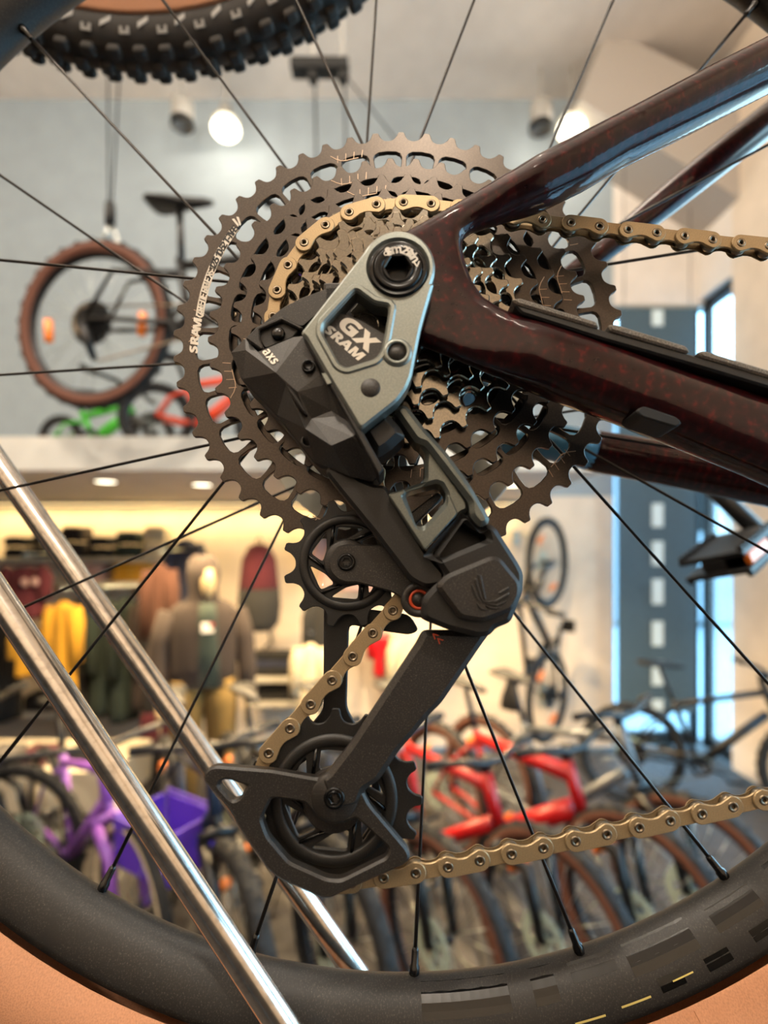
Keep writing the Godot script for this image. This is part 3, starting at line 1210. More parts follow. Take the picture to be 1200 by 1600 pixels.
func pulley(called: String, px: float, py: float, n: int, tip: float, ring: float, parent: Node) -> void:
	var c := on(px, py, 53.0)
	var xf := Transform3D(Basis.IDENTITY, Vector3(c.x, c.y, 53.0))
	var st := start()
	var hs: Array = []
	for i in 6:
		var a := TAU * i / 6.0 + 0.5
		var r0 := ring * 0.52
		var r1 := ring * 0.80
		hs.append(rounded(PackedVector2Array([Vector2.from_angle(a - 0.02) * r0, Vector2.from_angle(a + 0.52) * r0, Vector2.from_angle(a + 0.30) * r1, Vector2.from_angle(a - 0.42) * r1]), 1.4, 3))
	plate(st, teeth(n, 0.28 if n == 12 else 0.0, tip), hs, -1.0, 1.0, 0.3, xf)
	var body := part(called, st, M.resin_black, parent, MM)
	st = start(true)
	lathe(st, v2([[ring * 0.82, -0.5], [ring * 0.82, 1.6], [ring * 0.86, 2.2], [ring * 0.94, 2.3], [ring, 1.8], [ring * 1.02, 0.8]]), 48, xf)
	part("pulley_ring", st, M.resin_black, body, MM)
	st = start(true)
	lathe(st, v2([[0, 4.0], [ring * 0.44, 4.0], [ring * 0.47, 3.6], [ring * 0.5, 1.0]]), 40, xf)
	part("pulley_hub", st, M.satin_black, body, MM)
	st = start(true)
	for i in 6:
		var a := TAU * i / 6.0 + 0.32
		var p0 := Vector2.from_angle(a) * ring * 0.46
		var p1 := Vector2.from_angle(a - 0.5) * ring * 0.86
		tube(st, [Vector3(c.x + p0.x, c.y + p0.y, 54.2), Vector3(c.x + p1.x, c.y + p1.y, 54.2)], 0.8, 6)
	part("pulley_rib", st, M.gloss_black, body, MM)


func torx_bolt(px: float, py: float, z: float, r: float, parent: Node) -> void:
	var o := disc("bolt", px, py, z, z + 1.5, [[0, -1.6], [r * 0.6, -1.6], [r * 0.62, 1.3], [r * 0.8, 1.6], [r, 1.1], [r, 0]], M.bolt_black, parent, 24)
	var c := on(px, py, z + 1.5)
	var st := start()
	var star := PackedVector2Array()
	for i in 24:
		star.append(Vector2(c.x, c.y) + Vector2.from_angle(TAU * i / 24) * r * (0.40 + 0.07 * cos(TAU * i / 4)))
	plate(st, circle(Vector2(c.x, c.y), r * 0.66, 24), [star], z - 1.5, z + 1.55, 0.12)
	part("socket", st, M.bolt_black, o, MM)


func build_derailleur(b: Node3D) -> void:
	var d := node("rear_derailleur", b)
	# --- silver mount with the window
	var ring: Array = [568, 385]
	for i in 13:
		var a := deg_to_rad(205.0 + i * 15.0)
		ring.append_array([622 + 58.5 * cos(a), 417 + 58.5 * sin(a)])
	ring.append_array([678, 442, 671, 466, 664, 490, 658, 512, 650, 552, 643, 588, 635, 607, 621, 626, 563, 672, 548, 646, 520, 600, 500, 566, 478, 528, 469, 520])
	ring.remove_at(0)
	ring.remove_at(0)
	var win := [556, 453, 568, 462, 584, 474, 608, 478, 601, 520, 595, 547, 586, 560, 541, 574, 531, 569, 504, 520, 506, 507]
	var st := start()
	var bolt_c := on(622, 417, 88)
	plate(st, outline(ring, 88), [outline(win, 88), circle(Vector2(bolt_c.x, bolt_c.y), 11.3, 40)], 80, 88, 1.0, Transform3D.IDENTITY, 1.6)
	var mount := part("mount", st, M.silver_paint, d, MM)
	mount.set_meta("label", "silver grey forged hanger mount")
	# bevelled lip round the window
	var lip := rounded(outline(win, 88), 1.5, 3)
	st = start()
	var wide := inset(ccw(lip), -3.0)
	plate(st, wide, [inset(ccw(lip), -0.15)], 87.2, 88.7, 0.8)
	part("window_lip", st, M.silver_paint, mount, MM)
	disc("boss", 620.5, 549, 84, 89, [[3.5, 4.1], [3.6, 4.9], [4.0, 5.1], [4.7, 5.0], [5.6, 4.2], [5.8, 3.9]], M.silver_paint, mount)
	disc("plug", 620.5, 549, 84, 88.5, [[0, 4.4], [3.5, 4.4], [3.6, 4.0]], M.satin_black, mount)
	disc("plug", 579, 606, 84, 88, [[0, 4.2], [3.5, 4.2], [3.7, 4.0], [3.7, 0]], M.satin_black, mount)
	# --- axle bolt
	var bolt := disc("axle_bolt", 622, 417, 80, 90, [[5.6, 6.8], [5.7, 9.9], [8.6, 10.1], [9.0, 9.9], [9.2, 9.0], [9.6, 8.8], [10.4, 9.4], [11.0, 9.2], [11.2, 8.0], [11.2, 0]], M.bolt_black, d, 48)
	var bc := on(622, 417, 90)
	st = start()
	plate(st, circle(Vector2(bc.x, bc.y), 5.3, 24), [], 83.0, 85.0, 0.05)
	part("hex_socket", st, M.bolt_black, bolt, MM)
	st = start()
	plate(st, circle(Vector2(bc.x, bc.y), 6.0, 36), [circle(Vector2(bc.x, bc.y), 5.0, 6)], 84.5, 90.0, 0.35)
	part("hex_rim", st, M.bolt_black, bolt, MM)
	st = start(true)
	lathe(st, v2([[9.35, 8.95], [9.7, 9.25], [10.1, 9.3], [10.2, 9.0]]), 48, Transform3D(Basis.IDENTITY, Vector3(bc.x, bc.y, 80)))
	part("bolt_washer", st, M.gloss_black, bolt, MM)
	var note := "8mm 25Nm >"
	for i in note.length():
		if note[i] == " ":
			continue
		var a := deg_to_rad(120.0 - i * 12.5)
		var v := Vector2.from_angle(a) * 7.1
		var al := Vector2(sin(a), -cos(a))
		var ou := Vector2.from_angle(a)
		lettering(note[i], "Droid Sans", 0.75 * MM, Transform3D(Basis(Vector3(al.x, al.y, 0), Vector3(ou.x, ou.y, 0), Vector3.BACK), Vector3(bc.x + v.x, bc.y + v.y, 90.05) * MM), M.print_white, bolt)
	var hx := Vector2.from_angle(deg_to_rad(130.0)) * 7.1
	st = start()
	plate(st, circle(Vector2(bc.x + hx.x, bc.y + hx.y), 1.0, 6), [circle(Vector2(bc.x + hx.x, bc.y + hx.y), 0.55, 8)], 90.0, 90.12, 0.02)
	part("hex_mark", st, M.print_white, bolt, MM)
	# --- dark spring barrel and plate seen in the window
	flat_part("window_plate", [532, 487, 566, 500, 603, 522, 600, 560, 560, 585, 520, 580, 500, 530, 502, 508], 78, 84, 0.5, M.satin_black, d)
	text_on("GX", 557, 521, 40, 34, 84.05, 6.0, 0.15, 1.5, d, null, 0.9)
	text_on("SRAM", 537, 536, 40, 34, 84.05, 2.7, 0.2, 1.45, d, null, 0.9)
	var sb := on(590, 470, 78)
	st = start(true)
	lathe(st, v2([[12.5, 60], [12.5, 74], [14.2, 75], [14.2, 78], [12.5, 79], [10, 79.5]]), 40, Transform3D(Basis.IDENTITY, Vector3(bolt_c.x, bolt_c.y, 0)))
	part("spring_barrel", st, M.gloss_black, d, MM)
	flat_part("backing", [505, 440, 620, 440, 645, 560, 620, 620, 560, 660, 510, 560], 62, 76, 1.0, M.satin_black, d)
	# --- the motor body
	flat_part("body", [362, 553, 383, 529, 401, 511, 440, 481, 470, 465, 517, 447, 575, 470, 530, 600, 566, 668, 598, 738, 582, 753, 556, 748, 530, 728, 505, 733, 490, 723, 433, 650, 376, 592], 54, 70, 1.5, M.satin_black, d, [], 2.0)
	facets("body_shell", [
		[361, 551, 70], [383, 529, 72], [403, 550, 76], [415, 545, 77], [458, 527, 79.5], [474, 525, 82], [431, 582, 82.5], [380, 592, 70], [433, 648, 70],
		[447, 600, 82.5], [500, 585, 83], [512, 600, 82.5], [487, 654, 79.5], [518, 642, 80], [530, 650, 80.5], [550, 682, 84.5], [518, 696, 84], [477, 670, 82], [492, 722, 71],
		[548, 745, 75], [582, 752, 74], [598, 737, 79], [566, 672, 84], [478, 648, 80.5], [465, 612, 83], [384, 547, 74.5]],
		[[0, 1, 25], [1, 2, 25], [25, 2, 6], [0, 25, 7], [25, 6, 7], [2, 3, 6], [3, 4, 6], [4, 5, 6], [7, 6, 8], [6, 9, 8], [6, 5, 24], [6, 24, 9], [5, 10, 24], [10, 11, 24], [24, 11, 13], [24, 13, 12], [24, 12, 23], [9, 24, 23], [9, 23, 17], [9, 17, 8],
		[12, 13, 14], [12, 14, 15], [12, 15, 16], [12, 16, 17], [12, 17, 23], [11, 14, 13], [11, 22, 14], [14, 22, 15], [17, 16, 18], [17, 18, 8], [16, 15, 19], [16, 19, 18], [15, 22, 21], [15, 21, 20], [15, 20, 19], [5, 11, 10]], M.satin_black, d)
	flat_part("edge_strip", [474, 527, 484, 528, 600, 733, 592, 742], 70, 86.4, 0.5, M.resin_black, d, [], 0.3)
	flat_part("clip", [502, 583, 512, 582, 521, 598, 511, 601], 84, 86.9, 0.2, M.silver_paint, d, [], 0.3)
	flat_part("top_cover", [405, 510, 440, 482, 470, 466, 516, 449, 540, 452, 472, 510, 441, 497, 402, 512], 66, 76, 1.6, M.satin_black, d)
	flat_part("button_pocket", [402, 514, 440, 499, 470, 512, 457, 528, 414, 545, 404, 528], 66, 74.5, 0.4, M.resin_black, d)
	disc("button", 434, 520, 74, 76, [[0, 2.2], [2.2, 2.2], [2.7, 1.6], [2.8, 0]], M.gloss_black, d)
	flat_part("pocket_frame", [383, 528, 401, 510, 440, 493, 474, 511, 470, 515, 440, 500, 405, 515, 406, 530, 413, 545, 408, 546], 70, 76.5, 0.5, M.satin_black, d, [], 0.6)
	var fa := on(415, 545, 77)
	var fn := (on(458, 527, 79.5) - fa).cross(on(431, 582, 82.5) - fa).normalized()
	if fn.z < 0.0:
		fn = -fn
	var tc := on(424, 557, 80)
	tc = eye_mm + (tc - eye_mm) * ((fa - eye_mm).dot(fn) / (tc - eye_mm).dot(fn))
	var te := on(450, 588, 80)
	te = eye_mm + (te - eye_mm) * ((fa - eye_mm).dot(fn) / (te - eye_mm).dot(fn))
	var tx := (te - tc).normalized()
	lettering("axs", "Droid Sans", 2.0 * MM, Transform3D(Basis(tx * 1.35, fn.cross(tx) * 1.1 + tx * 0.2, fn), (tc + fn * 0.25) * MM), M.print_white, d)
	disc("screw", 481, 570, 83, 85, [[0, 0.8], [1.6, 0.8], [1.8, 1.3], [2.4, 1.5], [2.6, 0.8], [2.6, -2]], M.bolt_black, d)
	flat_part("ridge", [447, 600, 455, 606, 478, 640, 479, 648, 470, 640, 455, 617], 76, 83.6, 0.9, M.satin_black, d)
	disc("screw_hole", 481, 688, 74, 77, [[0, -3.0], [2.0, -3.0], [2.0, 2.4], [2.5, 2.6], [2.9, 2.0]], M.satin_black, d)
	# --- parallelogram
	flat_part("inner_link", [508, 738, 512, 727, 525, 722, 540, 727, 562, 748, 583, 757, 603, 757, 612, 775, 666, 862, 698, 898, 690, 914, 664, 918, 640, 905, 606, 860, 580, 826, 545, 784], 60, 72, 1.4, M.resin_black, d, [], 2.2)
	flat_part("pivot_barrel", [563, 671, 602, 640, 622, 660, 634, 678, 610, 700, 588, 714], 66, 81, 3.0, M.resin_black, d, [], 1.2)
	var hole := [633, 771, 640, 766, 682, 754, 690, 757, 698, 772, 696, 784, 662, 822, 651, 822]
	flat_part("outer_link", [606, 770, 630, 764, 656, 756, 664, 748, 665, 708, 652, 690, 668, 692, 731, 782, 734, 798, 722, 802, 664, 858, 655, 850], 64, 75.5, 1.4, M.link_paint, d, [hole], 1.6)
	flat_part("outer_link_rail", [615, 640, 628, 630, 638, 634, 664, 668, 700, 707, 736, 757, 766, 809, 764, 818, 750, 823, 735, 806, 734, 785, 664, 694, 650, 690], 66, 79, 1.8, M.link_paint, d, [], 2.2)
	flat_part("link_rim", [606, 772, 632, 765, 634, 770, 628, 775, 652, 826, 662, 828, 698, 790, 700, 772, 704, 776, 716, 802, 664, 860], 70, 77, 1.0, M.link_paint, d, [], 1.0)
	flat_part("spring_strut", [628, 812, 684, 768, 694, 776, 640, 828], 56, 62, 0.6, M.satin_black, d)
	# --- lower knuckle with the embossed wings
	flat_part("knuckle", [697, 900, 676, 868, 720, 806, 733, 803, 752, 824, 766, 817, 776, 824, 812, 880, 820, 896, 819, 925, 806, 955, 800, 972, 776, 982, 766, 994, 748, 996, 700, 984, 660, 968, 660, 935, 678, 915], 56, 76, 2.0, M.resin_black, d, [[674, 866, 722, 812, 738, 826, 760, 834, 762, 842, 690, 872]], 2.0)
	flat_part("knuckle_cover", [697, 898, 768, 868, 782, 870, 815, 910, 815, 930, 803, 954, 756, 972, 718, 966, 680, 915], 70, 80, 1.6, M.satin_black, d, [], 2.2)
	flat_part("knuckle_floor", [672, 870, 722, 808, 766, 836, 764, 846, 690, 876], 56, 64, 0.4, M.resin_black, d)
	for f in [[752, 898, 746, 897, 757, 938, 760, 936], [745, 903, 741, 905, 749, 932, 756, 942], [738, 912, 737, 917, 744, 935, 754, 944], [756, 941, 776, 937, 796, 925, 795, 931, 776, 942], [758, 943, 778, 944, 792, 938, 788, 943, 776, 948], [758, 946, 772, 950, 782, 948, 776, 952, 766, 951], [778, 926, 796, 916, 795, 921, 782, 929], [745, 943, 752, 950, 762, 952, 752, 953]]:
		flat_part("wing_line", f, 79, 80.6, 0.25, M.satin_black, d, [], 0.3)
	# --- cage
	flat_part("inner_cage", [506, 940, 560, 950, 640, 960, 655, 985, 640, 992, 590, 985, 545, 975, 541, 1108, 590, 1190, 600, 1290, 560, 1350, 500, 1360, 440, 1310, 436, 1230, 470, 1150, 505, 1110], 44, 47, 0.4, M.resin_black, d, [[456, 1205, 500, 1172, 545, 1172, 578, 1200, 586, 1280, 552, 1330, 500, 1340, 456, 1302, 449, 1250]], 3.0)
	pulley("guide_pulley", 543, 879, 12, 27.6, 20.2, d)
	pulley("tension_pulley", 522, 1248, 16, 35.8, 25.4, d)
	flat_part("upper_arm", [514, 868, 526, 853, 543, 850, 606, 852, 650, 900, 660, 935, 640, 945, 616, 926, 556, 910, 540, 911, 524, 904, 514, 890], 58, 61.5, 0.6, M.satin_black, d, [], 2.5)
	torx_bolt(541, 878, 61.0, 3.7, d)
	flat_part("cage_arm", [653, 1002, 661, 985, 700, 985, 768, 988, 756, 1004, 690, 1100, 672, 1118, 640, 1156, 622, 1177, 592, 1222, 570, 1236, 560, 1262, 520, 1270, 498, 1218, 513, 1207, 547, 1163], 57, 63.5, 2.2, M.satin_black, d, [], 2.0)
	flat_part("outer_cage", [336, 1197, 424, 1204, 498, 1217, 517, 1206, 560, 1180, 590, 1222, 566, 1234, 577, 1257, 637, 1328, 642, 1342, 632, 1352, 513, 1405, 498, 1403, 434, 1374, 418, 1360, 370, 1290, 360, 1268, 316, 1219, 321, 1203], 57.5, 62, 0.9, M.satin_black, d, [[346, 1219, 360, 1219, 372, 1224, 386, 1228, 374, 1248, 364, 1252, 356, 1246, 341, 1228], [424, 1247, 476, 1254, 488, 1270, 500, 1284, 520, 1290, 545, 1284, 556, 1278, 608, 1326, 604, 1340, 532, 1376, 510, 1374, 452, 1348, 418, 1308, 408, 1280]], 2.0)
	disc("pulley_boss", 522, 1248, 57, 63, [[0, 5.6], [8.4, 5.6], [9.6, 4.6], [9.8, 0]], M.satin_black, d)
	torx_bolt(522, 1248, 62.6, 4.1, d)
	disc("cage_pivot", 655, 937, 57, 66, [[0, 8.6], [2.9, 8.6], [3.0, 8.2], [4.1, 8.2], [4.2, 8.7], [6.4, 8.7], [7.1, 8.0], [7.2, 0]], M.satin_black, d)
	disc("pivot_ring", 655, 937, 57, 66, [[2.95, 8.5], [3.2, 8.95], [3.8, 8.95], [4.1, 8.5]], M.ring_orange, d)
	text_on("<<", 683, 997, 10, 10, 63.6, 2.2, 0.0, 1.0, d, M.ring_orange)


# ---------------------------------------------------------------- frame

func poly_distance(p: Vector2, poly: PackedVector2Array) -> float:
	var best := 1e9
	var inside := false
	var n := poly.size()
	var j := n - 1
	for i in n:
		var a := poly[i]
		var bb := poly[j]
		var e := bb - a
		var w := p - a
		var q := w - e * clampf(w.dot(e) / e.dot(e), 0.0, 1.0)
		best = minf(best, q.length_squared())
		if (a.y > p.y) != (bb.y > p.y) and p.x < (bb.x - a.x) * (p.y - a.y) / (bb.y - a.y) + a.x:
			inside = not inside
		j = i
	return -sqrt(best) if inside else sqrt(best)


func swollen(st: SurfaceTool, poly: PackedVector2Array, half: Callable, mid: Callable, r: float, cell: float) -> void:   # a plate with fully rounded edges, meshed as surface nets
	var lo := poly[0]
	var hi := poly[0]
	for v in poly:
		lo = lo.min(v)
		hi = hi.max(v)
	lo -= Vector2.ONE * cell * 2.0
	hi += Vector2.ONE * cell * 2.0
	var zl := 40.0
	var zh := 96.0
	var nx := int((hi.x - lo.x) / cell) + 2
	var ny := int((hi.y - lo.y) / cell) + 2
	var nz := int((zh - zl) / cell) + 2
	var f := PackedFloat32Array()
	f.resize(nx * ny * nz)
	for ix in nx:
		for iy in ny:
			var p := lo + Vector2(ix, iy) * cell
			var dd := poly_distance(p, poly)
			var h: float = half.call(p)
			var m: float = mid.call(p)
			var rr := minf(r, h - 0.5)
			var a := dd + rr
			for iz in nz:
				var w := absf(zl + iz * cell - m) - h + rr
				f[(ix * ny + iy) * nz + iz] = minf(maxf(a, w), 0.0) + Vector2(maxf(a, 0.0), maxf(w, 0.0)).length() - rr
	var id := {}
	var pos: Array = []
	for ix in nx - 1:
		for iy in ny - 1:
			for iz in nz - 1:
				var base := (ix * ny + iy) * nz + iz
				var s := 0
				var sum := Vector3.ZERO
				var cnt := 0
				var v := [f[base], f[base + 1], f[base + nz], f[base + nz + 1], f[base + ny * nz], f[base + ny * nz + 1], f[base + ny * nz + nz], f[base + ny * nz + nz + 1]]
				for k in 8:
					if v[k] < 0.0:
						s += 1
				if s == 0 or s == 8:
					continue
				for e in [[0, 1], [2, 3], [4, 5], [6, 7], [0, 2], [1, 3], [4, 6], [5, 7], [0, 4], [1, 5], [2, 6], [3, 7]]:
					var va: float = v[e[0]]
					var vb: float = v[e[1]]
					if (va < 0.0) != (vb < 0.0):
						var t := va / (va - vb)
						var ca := Vector3(e[0] >> 2 & 1, e[0] >> 1 & 1, e[0] & 1)
						var cb := Vector3(e[1] >> 2 & 1, e[1] >> 1 & 1, e[1] & 1)
						sum += ca.lerp(cb, t)
						cnt += 1
				id[base] = pos.size()
				pos.append(Vector3(lo.x, lo.y, zl) + (Vector3(ix, iy, iz) + sum / cnt) * cell)
	var sx := ny * nz
	for base in id:
		var iz: int = base % nz
		var iy: int = base / nz % ny
		var ix: int = base / sx
		if iy > 0 and iz > 0 and (f[base] < 0.0) != (f[base + sx] < 0.0):
			net(st, pos, id, [base, base - nz, base - nz - 1, base - 1], f[base] < 0.0)
		if ix > 0 and iz > 0 and (f[base] < 0.0) != (f[base + nz] < 0.0):
			net(st, pos, id, [base, base - 1, base - sx - 1, base - sx], f[base] < 0.0)
		if ix > 0 and iy > 0 and (f[base] < 0.0) != (f[base + 1] < 0.0):
			net(st, pos, id, [base, base - sx, base - sx - nz, base - nz], f[base] < 0.0)


func net(st: SurfaceTool, pos: Array, id: Dictionary, k: Array, way: bool) -> void:
	for e in k:
		if not id.has(e):
			return
	if way:
		quad(st, pos[id[k[0]]], pos[id[k[1]]], pos[id[k[2]]], pos[id[k[3]]])
	else:
		quad(st, pos[id[k[3]]], pos[id[k[2]]], pos[id[k[1]]], pos[id[k[0]]])


func build_frame(b: Node3D) -> void:
	var fr := node("frame", b)
	var z := 78.0
	var px := [1700, -255, 1270, -4, 1200, 38, 1100, 92, 1000, 148, 880, 214, 780, 268, 700, 316, 640, 350, 600, 372, 575, 410, 580, 460, 610, 500, 640, 522, 690, 541, 760, 568, 870, 608, 1000, 652, 1100, 690, 1200, 728, 1270, 757, 1700, 935,
		1700, 752, 1270, 624, 1200, 604, 1100, 575, 1000, 543, 900, 512, 840, 494, 790, 477, 757, 456, 740, 430, 729, 398, 724, 372, 728, 356, 742, 345, 770, 334, 860, 298, 930, 262, 1000, 219, 1100, 166, 1200, 112, 1270, 74, 1700, -170]
	var o := outline(px, z)
	var st := start(true)
	swollen(st, o, func(p: Vector2) -> float: return 5.0 + 7.0 * smoothstep(22.0, 60.0, p.x), func(p: Vector2) -> float: return 73.0 - 0.05 * maxf(0.0, p.x - 20.0), 10.0, 1.7)
	var stays := part("drive_side_stays", st, M.frame_paint, fr, MM)
	stays.set_meta("label", "glossy burgundy seatstay, dropout and chainstay")
	# rubber chain guard along the chainstay, in three pads
	for g in [[[799, 468, 812, 466, 932, 503, 936, 512, 930, 512, 808, 476]], [[950, 508, 962, 507, 1072, 541, 1078, 550, 1070, 551, 954, 517]], [[1090, 550, 1100, 548, 1270, 600, 1640, 712, 1640, 724, 1270, 611, 1096, 558]]]:
		st = start()
		plate(st, outline(g[0], 82), [], 62, 82.5, 0.7, Transform3D.IDENTITY, 0.8)
		part("chain_guard", st, M.guard_rubber, fr, MM)
	st = start()
	plate(st, outline([804, 475, 940, 514, 1080, 553, 1270, 609, 1640, 722, 1640, 738, 1270, 626, 1080, 569, 940, 529, 815, 489], 81.5), [], 62, 81.5, 0.8, Transform3D.IDENTITY, 0.8)
	part("guard_base", st, M.resin_black, fr, MM)
	st = start()
	plate(st, outline([992, 642, 1005, 634, 1058, 652, 1066, 662, 1056, 668, 1002, 652], 83), [], 70, 83.4, 0.6, Transform3D.IDENTITY, 2.0)
	part("port_plug", st, M.cable_black, fr, MM)
	# the far stays
	st = start(true)
	tube(st, [on(780, 690, -62), on(860, 690, -62), on(925, 703, -62)], [11.5, 12.5, 13.5], 20, 1.0)
	part("stay_sleeve", st, M.sleeve_blue, fr, MM)
	st = start(true)
	tube(st, [on(921, 703, -62), on(935, 706, -62), on(1060, 728, -62), on(1200, 754, -62), on(1300, 775, -62), on(1640, 846, -56)], [13.0, 13.6, 14.2, 15.5, 16.0, 17.0], 24, 1.0)
	part("chainstay", st, M.frame_paint, fr, MM)
	st = start(true)
	tube(st, [on(870, 446, -62), on(940, 394, -62), on(1040, 315, -62), on(1140, 235, -62), on(1300, 110, -62), on(1640, -156, -56)], [6.0, 7.5, 10.0, 11.0, 11.0, 11.0], 24, 1.0)
	part("seatstay", st, M.frame_paint, fr, MM)
	st = start(true)
	tube(st, [on(880, 622, -30), on(940, 640, -30), on(990, 668, -30), on(1060, 694, -32), on(1140, 708, -34), on(1280, 730, -36), on(1640, 790, -38)], 2.6, 10)
	part("brake_hose", st, M.cable_black, fr, MM)


func build_stand() -> void:
	var s := thing("display_stand", "bright steel stand with two slanting poles either side of the wheel", "stand", EYE + hub * MM)
	s.basis = lean
	var st := start(true)
	tube(st, [on(-260, 542, 36), on(0, 935, 36), on(440, 1600, 36), on(520, 1721, 36)], 6.0, 28)
	part("pole", st, M.chrome, s, MM)
	st = start(true)
	tube(st, [on(-220, 412, -42), on(0, 727, -42), on(550, 1512, -42), on(700, 1726, -42)], 6.6, 28)
	part("pole", st, M.chrome, s, MM)


# ---------------------------------------------------------------- other bicycles

func wheel_meshes(r: float, tr: float) -> Dictionary:
	var key := "wheel_%.3f_%.3f" % [r, tr]
	if cache.has(key):
		return cache[key]
	var w := {}
	var st := start(true)
	var pr: Array = []
	for i in 13:
		var t := -2.5 + 5.0 * i / 12
		pr.append(Vector2(r - tr + tr * cos(t), tr * sin(t)))
	lathe(st, pr, 48)
	w["wall"] = mesh_of(st)
	st = start()
	pr = []
	for i in 7:
		var t := -1.05 + 2.1 * i / 6
		pr.append(Vector2(r - tr + tr * 1.03 * cos(t), tr * 1.03 * sin(t)))
	lathe(st, pr, 48)
	for i in 60:
		var a := TAU * i / 60.0
		box(st, Vector3(cos(a) * r, sin(a) * r, tr * (0.4 if i % 2 else -0.4)), Vector3(tr * 0.2, r * 0.05, tr * 0.5), 0.0, Basis(Vector3.BACK, a))
	w["tread"] = mesh_of(st)
	var ri := r - tr * 1.75
	st = start(true)
	lathe(st, [Vector2(ri - 0.02, 0), Vector2(ri - 0.018, 0.007), Vector2(ri, 0.012), Vector2(ri + 0.006, 0.012), Vector2(ri + 0.006, -0.012), Vector2(ri, -0.012), Vector2(ri - 0.018, -0.007), Vector2(ri - 0.02, 0)], 48)
	w["rim"] = mesh_of(st)
	st = start(true)
	for i in 28:
		var a := TAU * i / 28.0
		var h := a + (0.9 if i / 2 % 2 else -0.9)
		var s := 0.028 if i % 2 else -0.028
		tube(st, [Vector3(cos(h) * 0.024, sin(h) * 0.024, s), Vector3(cos(a) * (ri - 0.018), sin(a) * (ri - 0.018), 0)], 0.0012, 4)
	w["spokes"] = mesh_of(st)
	st = start(true)
	lathe(st, [Vector2(0, -0.05), Vector2(0.01, -0.05), Vector2(0.012, -0.035), Vector2(0.028, -0.03), Vector2(0.014, -0.022), Vector2(0.014, 0.022), Vector2(0.028, 0.03), Vector2(0.012, 0.035), Vector2(0.01, 0.05), Vector2(0, 0.05)], 20)
	w["hub"] = mesh_of(st)
	cache[key] = w
	return w


func rotor_mesh() -> Mesh:
	if not cache.has("rotor"):
		var st := start()
		var hs: Array = [circle(Vector2.ZERO, 18, 16)]
		for i in 20:
			hs.append(circle(Vector2.from_angle(TAU * i / 20) * (84 if i % 2 else 76), 4.5, 8))
		for i in 6:
			var a := TAU * i / 6
			hs.append(rounded(PackedVector2Array([Vector2.from_angle(a - 0.38) * 66, Vector2.from_angle(a + 0.38) * 66, Vector2.from_angle(a + 0.30) * 28, Vector2.from_angle(a - 0.30) * 28]), 6, 2))
		plate(st, circle(Vector2.ZERO, 92, 48), hs, -1, 1, 0.2)
		cache["rotor"] = mesh_of(st, MM)
	return cache.rotor


func cassette_mesh() -> Mesh:
	if not cache.has("small_cassette"):
		var st := start()
		for c in [[46, 0.0], [36, 5.0], [28, 10.0], [22, 15.0], [16, 20.0], [12, 25.0]]:
			plate(st, teeth(c[0], 0.0), [], c[1] - 1.0, c[1] + 1.0, 0.3)
		cache["small_cassette"] = mesh_of(st, MM)
	return cache.small_cassette


func add_wheel(called: String, parent: Node3D, where: Vector3, r: float, tr: float, wall: Material, o: Dictionary) -> Node3D:
	var m := wheel_meshes(r, tr)
	var w := node(called, parent)
	w.position = where
	put("tyre", m.wall, wall, w)
	put("tread", m.tread, M.tyre_black, w)
	put("rim", m.rim, M.rim_grey, w)
	var s := put("spokes", m.spokes, M.steel, w)
	s.set_meta("kind", "stuff")
	put("hub", m.hub, M.rim_grey, w)
	if o.get("rotor", true):
		put("brake_rotor", rotor_mesh(), M.rotor_steel, w, Transform3D(Basis.IDENTITY.scaled(Vector3.ONE * minf(1.0, r / 0.34)), Vector3(0, 0, o.get("rotor_z", -0.04))))
	if called == "rear_wheel" and o.get("gears", true):
		put("cassette", cassette_mesh(), M.frame_dark, w, Transform3D(Basis.IDENTITY.scaled(Vector3.ONE * minf(1.0, r / 0.34)), Vector3(0, 0, 0.02)))
	if o.get("reflectors", true):
		for a in o.get("reflector_angles", [PI, 0.05]):
			var st := start(true)
			var q := Vector3(cos(a), sin(a), 0) * r * 0.62
			tube(st, [q + Vector3(-sin(a), cos(a), 0) * -0.05, q + Vector3(-sin(a), cos(a), 0) * -0.045, q + Vector3(-sin(a), cos(a), 0) * 0.045, q + Vector3(-sin(a), cos(a), 0) * 0.05], [0.010, 0.018, 0.018, 0.010], 12)
			part("reflector", st, M.amber, w)
	return w


